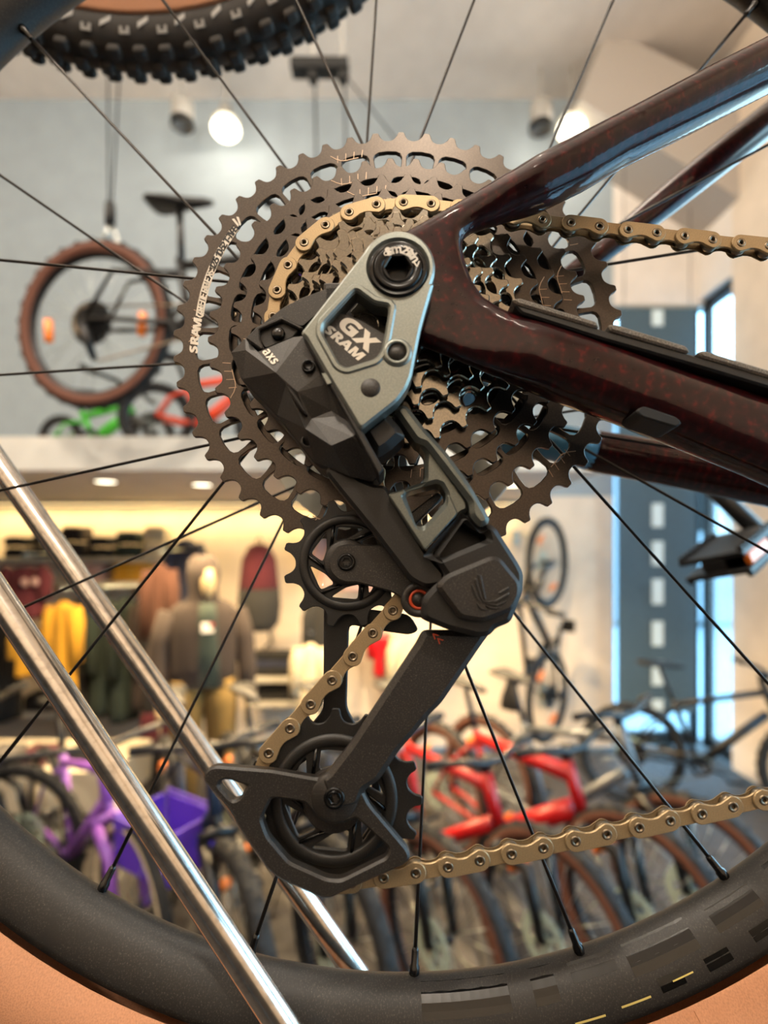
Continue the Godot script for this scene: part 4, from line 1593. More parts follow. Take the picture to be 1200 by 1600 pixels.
func mountain_bike(label: String, group: String, o: Dictionary) -> Node3D:   # origin on the ground under the rear hub, x forward, drive side +z
	var r: float = o.get("r", 0.36)
	var k: float = r / 0.36
	var root := thing("bicycle", label, "bicycle", Vector3.ZERO, group)
	var wb: float = o.get("base", 1.14)
	var y := r
	var paint: Material = o.paint
	var tr: float = o.get("tyre", 0.028)
	add_wheel("rear_wheel", root, Vector3(0, y, 0), r, tr, o.wall, o)
	add_wheel("front_wheel", root, Vector3(wb, y, 0), r, tr, o.wall, o)
	var u := wb / 1.14
	var bbp := Vector3(0.43 * u, y - 0.035 * k, 0)
	var sx: float = o.get("seat_x", 0.27)
	var seat_t := Vector3(sx * u, y + o.get("seat_y", 0.40) * k, 0)
	var hy: float = o.get("head", 0.52)
	var head_t := Vector3(0.83 * u, y + hy * k, 0)
	var head_b := Vector3(0.885 * u, y + (hy - 0.14) * k, 0)
	var st := start(true)
	var fat: float = o.get("fat", 1.0)
	tube(st, [bbp, head_b.lerp(bbp, 0.08)], [0.030 * fat, 0.027 * fat], 12)
	tube(st, [seat_t + Vector3(0.015, -0.03, 0), head_t.lerp(head_b, 0.2)], [0.017 * fat, 0.022 * fat], 12)
	tube(st, [bbp, seat_t], 0.018, 12)
	tube(st, [head_t + Vector3(-0.01, 0.02, 0), head_b + Vector3(0.006, -0.015, 0)], [0.024, 0.027], 12)
	tube(st, [bbp + Vector3(0, 0, -0.035), bbp + Vector3(0, 0, 0.035)], 0.024, 12)
	for s in [-1, 1]:
		tube(st, [Vector3(0, y, 0.062 * s), Vector3(0.12 * u, y - 0.005, 0.06 * s), Vector3(0.33 * u, y - 0.025, 0.035 * s), bbp + Vector3(-0.01, 0, 0.028 * s)], [0.010, 0.011, 0.012, 0.014], 8)
		tube(st, [Vector3(0, y, 0.062 * s), Vector3(0.12 * u, y + 0.20 * k, 0.05 * s), seat_t + Vector3(0, -0.06, 0.014 * s)], [0.009, 0.008, 0.010], 8)
	part("frame", st, paint, root)
	st = start(true)
	for s in [-1, 1]:
		tube(st, [Vector3(wb, y, 0.055 * s), Vector3(wb - 0.06 * u, y + 0.22 * k, 0.058 * s), head_b + Vector3(0.045, -0.08, 0.056 * s)], [0.018, 0.022, 0.022], 10)
	tube(st, [head_b + Vector3(0.04, -0.07, -0.07), head_b + Vector3(0.04, -0.055, 0), head_b + Vector3(0.04, -0.07, 0.07)], 0.022, 8)
	tube(st, [head_b + Vector3(0.03, -0.06, 0), head_b], 0.02, 8)
	part("fork", st, o.get("fork", M.bike_black), root)
	st = start(true)
	var bar := head_t + Vector3(0.02, 0.08, 0)
	var back := Vector3(-0.05, 0, 0)
	var bw: float = o.get("bar", 0.37)
	tube(st, [bar + back + Vector3(0, 0.02, -bw), bar + Vector3(0, 0.015, -bw * 0.4), bar + Vector3(0.01, 0, -0.05), bar + Vector3(0.01, 0, 0.05), bar + Vector3(0, 0.015, bw * 0.4), bar + back + Vector3(0, 0.02, bw)], 0.014, 10)
	part("handlebar", st, M.bike_black, root)
	for s in [-1, 1]:
		st = start(true)
		tube(st, [bar + back * 0.8 + Vector3(0, 0.02, bw * 0.7 * s), bar + back + Vector3(0, 0.02, (bw + 0.005) * s)], 0.018, 10)
		part("grip", st, M.tyre_black, root)
	st = start(true)
	tube(st, [head_t + Vector3(-0.014, 0.06, 0), bar], 0.022, 10)
	tube(st, [head_t + Vector3(-0.012, 0.02, 0), head_t + Vector3(-0.02, 0.085, 0)], 0.02, 10)
	part("stem", st, M.bike_black, root)
	var high: float = o.get("post", 0.20)
	st = start(true)
	tube(st, [seat_t + Vector3(0.01, -0.03, 0), seat_t + Vector3(o.get("rake", -0.075 * high / 0.2), high, 0)], 0.0145, 10)
	part("seat_post", st, M.bike_black, root)
	var sd := seat_t + Vector3(o.get("rake", -0.075 * high / 0.2), high, 0)
	st = start(true)
	var rings: Array = []
	for e in [[-0.13, 0.055, 0.030, 0.012], [-0.11, 0.07, 0.032, 0.022], [-0.04, 0.060, 0.026, 0.026], [0.04, 0.030, 0.022, 0.026], [0.11, 0.020, 0.018, 0.022], [0.145, 0.010, 0.014, 0.012]]:
		var ring: Array = []
		for i in 14:
			var t := TAU * i / 14
			ring.append(sd + Vector3(e[0], e[2] + sin(t) * e[3] * 0.8, cos(t) * e[1]))
		rings.append(ring)
	loft(st, rings)
	part("saddle", st, M.saddle_black, root)
	var cs := node("crankset", root)
	st = start()
	plate(st, teeth(32, 0.0), [circle(Vector2.ZERO, 40, 24)], 44, 47, 0.3, Transform3D(Basis.IDENTITY, bbp * 1000.0))
	part("chainring", st, M.frame_dark, cs, MM)
	for s in [-1, 1]:
		st = start(true)
		var e := bbp + Vector3(0.165 * k * s, -0.03 * s, 0.075 * s)
		tube(st, [bbp + Vector3(0, 0, 0.06 * s), e], [0.018, 0.013], 10, 0.7)
		part("crank", st, M.bike_black, cs)
		st = start()
		box(st, e + Vector3(0, 0, 0.06 * s), Vector3(0.095, 0.022, 0.10), 0.006)
		part("pedal", st, M.bike_black, cs)
	if o.get("gears", true):
		st = start(true)
		var run: Array = []
		for i in 9:
			var t := PI / 2 + PI * i / 8
			run.append(Vector3(cos(t) * 0.06, y + sin(t) * 0.06, 0.046))
		run.append(Vector3(0.03, y - 0.13, 0.046))
		run.append(Vector3(0.05, y - 0.17, 0.046))
		for i in 9:
			var t := -PI / 2 + PI * i / 8
			run.append(bbp + Vector3(cos(t) * 0.066, sin(t) * 0.066, 0.046))
		run.append(run[0])
		tube(st, run, 0.0045, 6)
		part("chain", st, M.chain_pin, root)
		st = start(true)
		tube(st, [Vector3(0.0, y - 0.02, 0.07), Vector3(0.02, y - 0.08, 0.075), Vector3(0.045, y - 0.17, 0.06)], [0.018, 0.022, 0.012], 8)
		part("derailleur", st, M.bike_black, root)
	return root


func place(o: Node3D, where: Vector3, turn: float, roll := 0.0) -> void:
	o.basis = Basis(Vector3.UP, turn) * Basis(Vector3.BACK, roll)
	o.position = where


func build_upper() -> void:
	# knobbly tyre of another bike, hung high just behind
	var tilt := 0.35
	var R := 0.388
	var c := at(236, 122, 0.5) + Vector3(0, cos(tilt), sin(tilt)) * R
	var t := thing("mountain_bike_wheel", "knobbly black tyre with tan inner wall and silver diamond marks hung overhead", "wheel", c)
	t.rotation = Vector3(tilt, 0.0, 0.0)
	var st := start(true)
	var pr: Array = []
	for i in 15:
		var a := -2.5 + 5.0 * i / 14
		pr.append(Vector2(R - 0.0255 + 0.021 * cos(a), 0.021 * sin(a)))
	lathe(st, pr, 120)
	part("carcass", st, M.tread_rubber, t)
	st = start(true)
	lathe(st, [Vector2(R - 0.040, 0.014), Vector2(R - 0.0415, 0.0165), Vector2(R - 0.0435, 0.016), Vector2(R - 0.072, 0.012), Vector2(R - 0.076, 0.010), Vector2(R - 0.076, -0.016)], 120)
	part("rim_tape", st, M.tan_wall, t)
	var km := start()
	box(km, Vector3.ZERO, Vector3(0.009, 0.012, 0.010), 0.0022)
	var knob := mesh_of(km)
	for i in 100:
		var a := -PI / 2 + TAU * (i - 50) / 100.0
		if absf(i - 50) > 17:
			continue
		for row in 2:
			var s: float = [0.0185, 0.007][row]
			var rr: float = [R - 0.011, R - 0.003][row]
			var aa := a + (0.03 if row == 1 else 0.0)
			put("knob", knob, M.tread_rubber, t, Transform3D(Basis(Vector3.BACK, aa) * Basis(Vector3.UP, -0.6), Vector3(cos(aa) * rr, sin(aa) * rr, s)))
			put("knob", knob, M.tread_rubber, t, Transform3D(Basis(Vector3.BACK, aa) * Basis(Vector3.UP, 0.6), Vector3(cos(aa) * rr, sin(aa) * rr, -s)))
	for i in 10:
		var a := -PI / 2 - 0.22 + 0.0945 * (i - 0.5)
		st = start()
		plate(st, PackedVector2Array([Vector2(-5.5, -6.5), Vector2(5.5, 0.5), Vector2(5.5, 6.5), Vector2(-5.5, -0.5)]), [], 0.0, 0.5, 0.1)
		put("diamond_mark", mesh_of(st, MM), M.lamp_body, t, Transform3D(Basis(Vector3.BACK, a + PI / 2) * Basis(Vector3.RIGHT, -0.36).scaled(Vector3.ONE * 0.85), Vector3(cos(a) * (R - 0.0325), sin(a) * (R - 0.0325), 0.0198)))
		st = start()
		plate(st, PackedVector2Array([Vector2(-4.5, -3), Vector2(4.5, -3), Vector2(4.5, 3), Vector2(1.8, 3), Vector2(1.8, -0.2), Vector2(-1.8, -0.2), Vector2(-1.8, 3), Vector2(-4.5, 3)]), [], 0.0, 0.5, 0.1)
		var a2 := a + 0.047
		put("letter_mark", mesh_of(st, MM), M.lamp_body, t, Transform3D(Basis(Vector3.BACK, a2 + PI / 2) * Basis(Vector3.RIGHT, -0.1), Vector3(cos(a2) * (R - 0.026), sin(a2) * (R - 0.026), 0.0212)))
	for s in [-1, 1]:
		for i in 5:
			st = start(true)
			var a: float = -PI / 2 + 0.5 * (i - 2) + 0.1 * s
			tube(st, [Vector3(0, 0, 0.02 * s), Vector3(cos(a), sin(a), 0) * (R - 0.077)], 0.0011, 5)
			part("spoke", st, M.spoke_black, t)
	for w in [[Vector3(-0.16, 0, 0), 0.0], [Vector3(0.16, 0, 0), 0.0]]:
		st = start(true)
		tube(st, [w[0] + Vector3(0, sqrt(R * R - 0.0256) - 0.05, 0.0), w[0] + Basis(Vector3.RIGHT, -tilt) * Vector3(0, TOP - c.y, 0.0)], 0.003, 6)
		part("hanging_cord", st, M.cable_black, t)
	# valve
	st = start(true)
	var va := deg_to_rad(-104.0)
	tube(st, [Vector3(cos(va), sin(va), 0) * (R - 0.045) + Vector3(0, 0, 0.012), Vector3(cos(va - 0.05), sin(va - 0.05), 0) * (R - 0.075) + Vector3(0, 0, 0.02), Vector3(cos(va - 0.05), sin(va - 0.05), 0) * (R - 0.077) + Vector3(0, 0, 0.02)], [0.0055, 0.0055, 0.003], 8)
	part("valve", st, M.rim_grey, t)

	# hanging hardtail
	var hb := mountain_bike("black hardtail with brown wall tyres hung from a ceiling cable by its rear wheel", "", {"paint": M.bike_black, "wall": M.tyre_brown, "r": 0.352, "tyre": 0.03, "rotor": false, "post": 0.20, "seat_x": 0.385, "seat_y": 0.25, "rake": 0.0, "head": 0.26, "bar": 0.16, "reflector_angles": [PI + 0.05, -0.05]})
	var hc := at(148, 508, 2.2)
	place(hb, hc - Vector3(0, 0.352, 0), -0.16)
	var hoist := thing("bicycle_hoist", "steel hook and twin cords holding up the brown tyred bike", "hoist", at(172, 335, 2.2))
	var top := TOP - hoist.position.y
	for e in [[-0.005, 0.02], [0.005, 0.10]]:
		st = start(true)
		tube(st, [Vector3(e[0], 0.0, 0), Vector3(e[1] + e[0] * 8.0, top, 0)], 0.004, 6)
		part("cord", st, M.frame_dark, hoist)
	st = start(true)
	lathe(st, [Vector2(0, 0.05), Vector2(0.02, 0.045), Vector2(0.022, 0.0), Vector2(0.02, -0.045), Vector2(0, -0.05)], 12, Transform3D(Basis(Vector3.RIGHT, PI / 2)))
	part("swivel", st, M.black_metal, hoist)
	for s in [-1, 1]:
		st = start(true)
		tube(st, [Vector3(0, -0.04, 0), Vector3(0.03 * s, -0.09, 0.01 * s), Vector3(0.045 * s, -0.13, 0.02 * s), Vector3(0.04 * s, -0.16, 0.03 * s)], 0.007, 8)
		part("hook", st, M.steel, hoist)
	# pulley bracket on the ceiling with two cords
	var br := thing("ceiling_bracket", "black ceiling bracket with two cords going down behind the cassette", "bracket", at(500, 106, 3.0))
	st = start()
	box(st, Vector3(0, 0, 0), Vector3(0.33, 0.065, 0.09), 0.008)
	part("bar", st, M.black_metal, br)
	for x in [-0.04, 0.13]:
		st = start()
		box(st, Vector3(x, -0.05, 0), Vector3(0.05, 0.06, 0.06), 0.006)
		part("sheave", st, M.black_metal, br)
		st = start(true)
		tube(st, [Vector3(x + 0.01, -0.06, 0), Vector3(x + 0.02, -0.72, 0)], 0.006, 6)
		part("cord", st, M.frame_dark, br)
		st = start()
		tube(st, [Vector3(x, 0.02, 0), Vector3(x, TOP - br.position.y, 0)], 0.012, 6)
		part("rod", st, M.lamp_body, br)
	st = start(true)
	tube(st, [Vector3(0.15, -0.05, 0), Vector3(0.55, -0.48, -0.1)], 0.005, 6)
	part("cord", st, M.frame_dark, br)
	# small bikes on the ledge
	var kb := mountain_bike("small green childs bike standing on the white ledge", "", {"paint": M.bike_green, "wall": M.tyre_black, "r": 0.15, "base": 0.60, "tyre": 0.02, "rotor": false, "gears": false, "post": 0.10, "reflectors": false, "fat": 1.2})
	place(kb, Vector3(at(95, 640, 3.3).x, 2.21, -3.3), -0.1)
	kb = mountain_bike("small orange childs bike standing on the white ledge", "", {"paint": M.bike_orange, "wall": M.tyre_black, "r": 0.20, "base": 0.62, "tyre": 0.022, "rotor": false, "gears": false, "post": 0.10, "reflectors": false, "fat": 1.2})
	place(kb, Vector3(at(245, 640, 2.95).x, 2.21, -2.95), 0.35)
	# pedal of a neighbouring bike by the window
	var pd := thing("pedal_crank", "black pedal with an amber reflector on a crank beside the shop window", "pedal", at(1142, 864, 0.72))
	pd.basis = Basis(Vector3.BACK, 0.42) * Basis(Vector3.UP, 0.55)
	st = start()
	box(st, Vector3(0, 0.012, 0.0), Vector3(0.11, 0.008, 0.085), 0.002)
	box(st, Vector3(0, -0.012, 0.0), Vector3(0.11, 0.008, 0.085), 0.002)
	for i in 9:
		for s in [-1, 1]:
			box(st, Vector3(-0.048 + 0.012 * i, 0.018 * s, 0.038), Vector3(0.006, 0.006, 0.008), 0.001)
			box(st, Vector3(-0.048 + 0.012 * i, 0.018 * s, -0.038), Vector3(0.006, 0.006, 0.008), 0.001)
	box(st, Vector3(0.035, 0, 0), Vector3(0.03, 0.02, 0.085), 0.003)
	box(st, Vector3(0, 0, 0), Vector3(0.11, 0.018, 0.03), 0.003)
	part("cage", st, M.bike_black, pd)
	st = start()
	box(st, Vector3(-0.013, 0, 0.038), Vector3(0.06, 0.016, 0.008), 0.002)
	part("reflector", st, M.amber, pd)
	st = start(true)
	tube(st, [Vector3(0.03, 0, 0), Vector3(0.085, 0, 0)], 0.007, 10)
	part("axle", st, M.steel, pd)
	st = start(true)
	tube(st, [Vector3(0.09, 0.0, 0), Vector3(0.13, 0.09, -0.06), Vector3(0.16, 0.16, -0.12)], [0.013, 0.013, 0.017], 12)
	part("crank", st, M.bike_black, pd)


# ---------------------------------------------------------------- clothes under the ledge

func garment(label: String, group: String, m: Material, px: float, py: float, d: float, wpx: float, hpx: float) -> void:   # a hanging top: hanger, body, two sleeves
	var p := at(px, py, d)
	var s := d / FOCAL
	var w := wpx * s
	var h := hpx * s
	var o := thing("hanging_garment", label, "garment", p, group)
	o.rotation.y = rng.randf_range(-0.15, 0.15) + (1.3 if group else 0.0)
	var st := start(true)
	var rings: Array = []
	for e in [[0.0, 0.12, 0.5], [-0.03, 0.30, 0.8], [-0.09, 0.47, 1.0], [-0.25, 0.5, 1.0], [-0.6, 0.48, 1.1], [-0.9, 0.52, 1.2], [-1.0, 0.53, 1.2]]:
		var ring: Array = []
		for i in 20:
			var t := TAU * i / 20
			var fold := 1.0 + 0.10 * sin(t * 5.0 + w * 40.0) * clampf(-e[0] * 1.5, 0.0, 1.0)
			ring.append(Vector3(cos(t) * w * e[1] * fold, e[0] * h, sin(t) * 0.055 * e[2] * fold))
		rings.append(ring)
	loft(st, rings)
	part("body", st, m, o)
	for k in [-1, 1]:
		st = start(true)
		tube(st, [Vector3(w * 0.40 * k, -0.06 * h, 0), Vector3(w * 0.56 * k, -0.22 * h, 0.01), Vector3(w * 0.60 * k, -0.62 * h, 0.02)], [0.055, 0.055, 0.045], 12)
		part("sleeve", st, m, o)
	st = start(true)
	tube(st, [Vector3(0, -0.02, 0), Vector3(0, 0.05, 0), Vector3(0.02, 0.075, 0), Vector3(0.0, 0.09, 0), Vector3(-0.018, 0.08, 0)], 0.004, 6)
	part("hanger", st, M.steel, o)
	if group == "":
		st = start(true)
		tube(st, [Vector3(0, 0.085, 0.03), Vector3(0, 0.085, BACK - p.z)], 0.006, 6)
		part("peg", st, M.steel, o)


func folded(label: String, group: String, m: Material, where: Vector3, size: Vector3, turn := 0.0) -> void:
	var st := start(true)
	var rings: Array = []
	var h := size * 0.5
	for e in [[-1.0, 0.94], [-0.6, 1.0], [0.2, 1.0], [0.75, 0.97], [1.0, 0.88]]:
		var ring: Array = []
		for i in 24:
			var t := TAU * i / 24
			var c := signf(cos(t)) * pow(absf(cos(t)), 0.35)
			var s := signf(sin(t)) * pow(absf(sin(t)), 0.35)
			ring.append(Vector3(c * h.x * e[1], h.y * e[0] + 0.004 * sin(t * 3.0), -s * h.z * e[1]))
		rings.append(ring)
	loft(st, rings)
	var o := part("folded_garment", st, m, self)
	o.position = where + Vector3(0, h.y, 0)
	o.rotation.y = turn
	tag(o, label, "garment", group)


func build_clothes() -> void:
	var st: SurfaceTool
	# shelves on the cream wall
	for e in [["long grey wall shelf carrying folded dark tops", -250, 252, 872, 4.15], ["grey wall shelf carrying mustard and cream folded tops", -250, 262, 908, 4.15], ["low grey wall shelf with dark boxes on it", -250, 300, 1112, 4.1], ["short pale shelf under the hanging backpack", 385, 470, 1058, 4.1], ["short pale shelf with dark folded trousers", 385, 470, 1096, 4.1]]:
		var a := at(e[1], e[3], e[4])
		var b := at(e[2], e[3], e[4])
		var o := thing("wall_shelf", e[0], "shelf", Vector3((a.x + b.x) * 0.5, a.y, (BACK - e[4]) * 0.5))
		st = start()
		box(st, Vector3(0, -0.015, 0), Vector3(b.x - a.x, 0.03, absf(BACK + e[4]) + 0.12), 0.004)
		part("board", st, M.shelf_grey, o)
		for k in [-1, 1]:
			st = start()
			box(st, Vector3((b.x - a.x) * 0.4 * k, -0.07, -0.08), Vector3(0.02, 0.10, 0.16), 0.002)
			part("bracket", st, M.steel, o)
	var tone := [M.cloth_black, M.cloth_green, M.cloth_grey, M.cloth_brown, M.cloth_cream]
	var tone_name := ["black", "dark green", "grey", "brown", "cream"]
	# folded tops on the upper shelf
	var top := at(0, 872, 4.15).y
	var k := 0
	for x in [-190, -120, -60, 25, 70, 113, 156, 199, 242]:
		for j in 2:
			var c: int = [0, 0, 3, 0, 0, 3, 0, 1, 4][k]
			folded("folded %s top lying on the long upper shelf" % tone_name[c], "folded tops on the upper shelf", tone[c], Vector3(at(x, 0, 4.15).x, top + 0.006 + (0.087 + 0.02 * (k % 3)) * j, -4.22), Vector3(0.18, 0.075 + 0.02 * (k % 3), 0.2), 0.06 * (k % 3 - 1))
		k += 1
	var mid := at(0, 908, 4.15).y
	for j in 5:
		folded("mustard yellow top in the folded stack on the shelf", "mustard tops in the stack", M.cloth_mustard, Vector3(at(206, 0, 4.15).x, mid + 0.005 + 0.034 * j, -4.2), Vector3(0.32 - 0.01 * j, 0.024, 0.2))
	for j in 4:
		folded("cream rose top folded beside the mustard stack", "cream rose tops in the stack", M.cloth_rose, Vector3(at(145, 0, 4.15).x, mid + 0.005 + 0.034 * j, -4.2), Vector3(0.18, 0.024, 0.2))
	# rail with hanging clothes
	var ra := at(-260, 916, 3.95)
	var rb := at(262, 916, 3.95)
	var rail := thing("clothes_rail", "steel clothes rail under the folded mustard tops", "rail", ra)
	st = start(true)
	tube(st, [Vector3.ZERO, rb - ra], 0.012, 10)
	part("bar", st, M.steel, rail)
	for f in [0.02, 0.98]:
		st = start(true)
		tube(st, [(rb - ra) * f, (rb - ra) * f + Vector3(0, 0, BACK + 3.95)], 0.010, 8)
		part("bracket", st, M.steel, rail)
	var list := [[-200, M.cloth_black, "black", 210], [-140, M.cloth_green, "dark green", 200], [-80, M.cloth_black, "black", 210], [-35, M.cloth_brown, "brown", 200], [10, M.cloth_black, "black", 190], [132, M.cloth_black, "black", 190], [165, M.cloth_green, "dark green", 180], [196, M.cloth_green, "dark green", 190], [226, M.cloth_brown, "brown", 170], [246, M.cloth_black, "black", 180]]
	for e in list:
		garment("%s long sleeved top hanging on the crowded steel rail" % e[2], "tops hanging on the rail", e[1], e[0], 934, 3.95, 46, e[3])
	garment("large mustard yellow jacket hanging on the steel rail", "", M.cloth_mustard, 100, 940, 3.56, 40, 150)
	garment("smaller mustard yellow jacket hanging before the dark tops", "", M.cloth_mustard, 40, 985, 3.62, 24, 70)
	garment("burgundy jersey with pale dots hanging under the shelf", "", M.cloth_burgundy, 40, 885, 3.62, 56, 80)
	garment("rust patterned jacket hanging beside the mannequin", "", M.cloth_rust, 250, 880, 3.55, 34, 190)
	garment("navy and black jacket hanging behind the mannequin", "", M.cloth_navy, 290, 842, 4.2, 44, 150)
	for e in [[46, 910], [62, 909]]:
		st = start(true)
		var q := at(e[0] - 8, e[1], 3.53)
		lathe(st, [Vector2(0, 0.012), Vector2(0.022, 0.008), Vector2(0.03, 0.0)], 14, Transform3D(Basis.IDENTITY, q))
		tag(part("price_button", st, M.cloth_rose, self), "round pale button on the burgundy jersey", "button", "buttons on the burgundy jersey")
	# boxes and bags on the low shelf
	var low := at(0, 1112, 4.1).y
	for e in [[-20, 0.30, 0.14, "cloth_black"], [60, 0.26, 0.12, "cloth_black"], [140, 0.2, 0.16, "cloth_green"]]:
		folded("dark folded bundle on the low grey shelf", "bundles on the low shelf", M[e[3]], Vector3(at(e[0], 0, 4.1).x, low, -4.2), Vector3(e[1], e[2], 0.22))
	# trunk of drawers, counter
	st = start()
	var ct := at(115, 1200, 3.0)
	var counter := thing("sales_counter", "white topped counter with a dark base behind the purple bike", "counter", Vector3(ct.x - 0.25, 0, -3.2))
	box(st, Vector3(0, ct.y - 0.12, 0), Vector3(1.0, 0.24, 0.5), 0.006)
	part("top_drawer", st, M.cabinet_white, counter)
	st = start()
	box(st, Vector3(0, (ct.y - 0.24) * 0.5, 0), Vector3(0.98, ct.y - 0.24, 0.46), 0.006)
	part("base", st, M.cabinet_dark, counter)
	folded("burgundy shoe box like bundle beyond the counter", "", M.cloth_burgundy, at(255, 1165, 3.9), Vector3(0.30, 0.26, 0.2))
	for e in [[20, "cloth_grey"], [60, "cloth_burgundy"], [110, "cloth_black"]]:
		folded("small folded cloth lying on the white topped counter", "cloths on the counter", M[e[1]], Vector3(at(e[0] * 1.4 - 30, 0, 3.05).x, ct.y + 0.005, -3.1), Vector3(0.17, 0.07, 0.2))
	# mannequin
	mannequin()
	# backpack
	var bp := thing("backpack", "burgundy and black backpack hanging on the bright wall", "backpack", at(405, 915, 4.0))
	st = start(true)
	var rings: Array = []
	for e in [[0.34, 0.02, 0.03], [0.32, 0.08, 0.06], [0.22, 0.13, 0.10], [0.0, 0.155, 0.12]]:
		rings.append(oval(Vector3(0, e[0] - 0.02, 0), e[1], e[2]))
	rings.reverse()
	loft(st, rings)
	part("upper_pocket", st, M.cloth_burgundy, bp)
	st = start(true)
	rings = []
	for e in [[-0.02, 0.156, 0.12], [-0.15, 0.165, 0.13], [-0.28, 0.15, 0.12], [-0.34, 0.10, 0.09]]:
		rings.append(oval(Vector3(0, e[0], 0), e[1], e[2]))
	rings.reverse()
	loft(st, rings)
	part("lower_pocket", st, M.cloth_black, bp)
	for s in [-1, 1]:
		st = start(true)
		tube(st, [Vector3(0.08 * s, -0.30, 0.06), Vector3(0.10 * s, -0.42, 0.04), Vector3(0.05 * s, -0.47, 0.03)], 0.010, 8)
		part("strap", st, M.cloth_black, bp)
	st = start(true)
	tube(st, [Vector3(-0.03, 0.30, 0), Vector3(0, 0.38, 0), Vector3(0.03, 0.30, 0)], 0.008, 8)
	part("grab_loop", st, M.cloth_black, bp)
	st = start(true)
	tube(st, [Vector3(0, 0.365, 0.03), Vector3(0, 0.365, BACK + 4.0)], 0.006, 6)
	part("wall_peg", st, M.steel, bp)
	for j in 3:
		folded("dark folded trousers on the short pale shelf", "trousers on the pale shelves", M.cloth_navy if j == 1 else M.cloth_black, Vector3(at(425, 0, 4.1).x, at(0, 1058, 4.1).y + 0.005 + 0.062 * j, -4.2), Vector3(0.34, 0.055, 0.2))
		folded("dark folded trousers on the short pale shelf", "trousers on the pale shelves", M.cloth_black, Vector3(at(430, 0, 4.1).x, at(0, 1096, 4.1).y + 0.005 + 0.05 * j, -4.2), Vector3(0.32, 0.04, 0.2))
	garment("pale cream top hanging at the end of the bright wall", "", M.cloth_cream, 484, 1005, 3.9, 36, 130)
	garment("red scarf like top hanging between the pale clothes", "", M.bike_red, 592, 985, 4.2, 18, 70)
	garment("rose pink top hanging under the ledge behind the pulley", "", M.cloth_rose, 548, 812, 4.15, 90, 110)
	garment("white top hanging beside the red one", "", M.cloth_cream, 640, 990, 4.15, 46, 130)
	garment("black top hanging on the bright wall behind the guide pulley", "", M.cloth_black, 505, 935, 3.95, 40, 150)


func oval(c: Vector3, a: float, b: float, n := 20) -> Array:
	var ring: Array = []
	for i in n:
		var t := TAU * i / n
		ring.append(c + Vector3(cos(t) * a, 0, -sin(t) * b))
	return ring


func mannequin() -> void:
	var d := 3.25
	var o := thing("mannequin", "mannequin in a brown hooded jacket, dark green shirt and khaki trousers", "mannequin", Vector3(at(318, 0, d).x, 0, -d))
	o.rotation.y = 0.35
	var h := at(0, 862, d).y             # top of the hood
	var st := start(true)
	var rings: Array = []
	for e in [[-0.02, 0.05, 0.05], [-0.05, 0.085, 0.09], [-0.14, 0.10, 0.115], [-0.22, 0.085, 0.10], [-0.29, 0.09, 0.09], [-0.32, 0.16, 0.10], [-0.37, 0.205, 0.115], [-0.50, 0.21, 0.13], [-0.70, 0.20, 0.13], [-0.82, 0.205, 0.135]]:
		rings.append(oval(Vector3(0, h + e[0], 0), e[1], e[2], 24))
	rings.reverse()
	loft(st, rings)
	part("jacket", st, M.cloth_brown, o)
	st = start(true)
	rings = []
	for e in [[-0.06, 0.02, 0.02], [-0.09, 0.055, 0.055], [-0.15, 0.068, 0.075], [-0.21, 0.055, 0.07], [-0.26, 0.03, 0.05]]:
		rings.append(oval(Vector3(0.02, h + e[0] - 0.02, 0.055), e[1] * 0.8, e[2] * 0.95, 20))
	rings.reverse()
	loft(st, rings)
	part("face", st, M.skin_cream, o)
	st = start(true)
	rings = []
	for e in [[-0.31, 0.045, 0.02], [-0.40, 0.055, 0.03], [-0.60, 0.07, 0.03], [-0.81, 0.075, 0.03]]:
		rings.append(oval(Vector3(0.02, h + e[0], 0.108), e[1], e[2], 16))
	rings.reverse()
	loft(st, rings)
	var shirt := part("shirt", st, M.cloth_green, o)
	st = start()
	box(st, Vector3(0.01, h - 0.44, 0.139), Vector3(0.05, 0.035, 0.004), 0.001)
	box(st, Vector3(0.02, h - 0.47, 0.140), Vector3(0.07, 0.02, 0.004), 0.001)
	part("chest_print", st, M.print_white, shirt)
	st = start()
	box(st, Vector3(0.045, h - 0.435, 0.140), Vector3(0.025, 0.02, 0.004), 0.001)
	part("chest_print", st, M.bike_red, shirt)
	for s in [-1, 1]:
		st = start(true)
		tube(st, [Vector3(0.19 * s, h - 0.37, 0), Vector3(0.245 * s, h - 0.55, 0.0), Vector3(0.26 * s, h - 0.72, 0.03), Vector3(0.255 * s, h - 0.86, 0.06)], [0.07, 0.065, 0.055, 0.05], 14)
		part("sleeve", st, M.cloth_brown, o)
		st = start(true)
		tube(st, [Vector3(0.255 * s, h - 0.86, 0.06), Vector3(0.255 * s, h - 0.90, 0.07), Vector3(0.25 * s, h - 0.97, 0.08), Vector3(0.245 * s, h - 1.03, 0.085)], [0.03, 0.036, 0.038, 0.016], 12, 0.5)
		for f in 4:
			tube(st, [Vector3(0.25 * s, h - 1.0, 0.055 + 0.018 * f), Vector3(0.245 * s, h - 1.06 - 0.008 * sin(f), 0.06 + 0.018 * f)], [0.009, 0.006], 6)
		tube(st, [Vector3(0.245 * s, h - 0.93, 0.10), Vector3(0.23 * s, h - 0.98, 0.13)], [0.011, 0.008], 6)
		part("hand", st, M.skin_cream, o)
		st = start(true)
		tube(st, [Vector3(0.085 * s, h - 0.78, 0), Vector3(0.10 * s, h - 0.95, 0.0), Vector3(0.105 * s, h - 1.25, 0.01), Vector3(0.11 * s, 0.05, 0.0)], [0.115, 0.105, 0.085, 0.07], 16)
		part("trouser_leg", st, M.cloth_khaki, o)
		st = start()
		box(st, Vector3(0.11 * s, 0.03, 0.04), Vector3(0.09, 0.06, 0.24), 0.02)
		part("shoe", st, M.cloth_black, o)


# ---------------------------------------------------------------- bikes on the shop floor

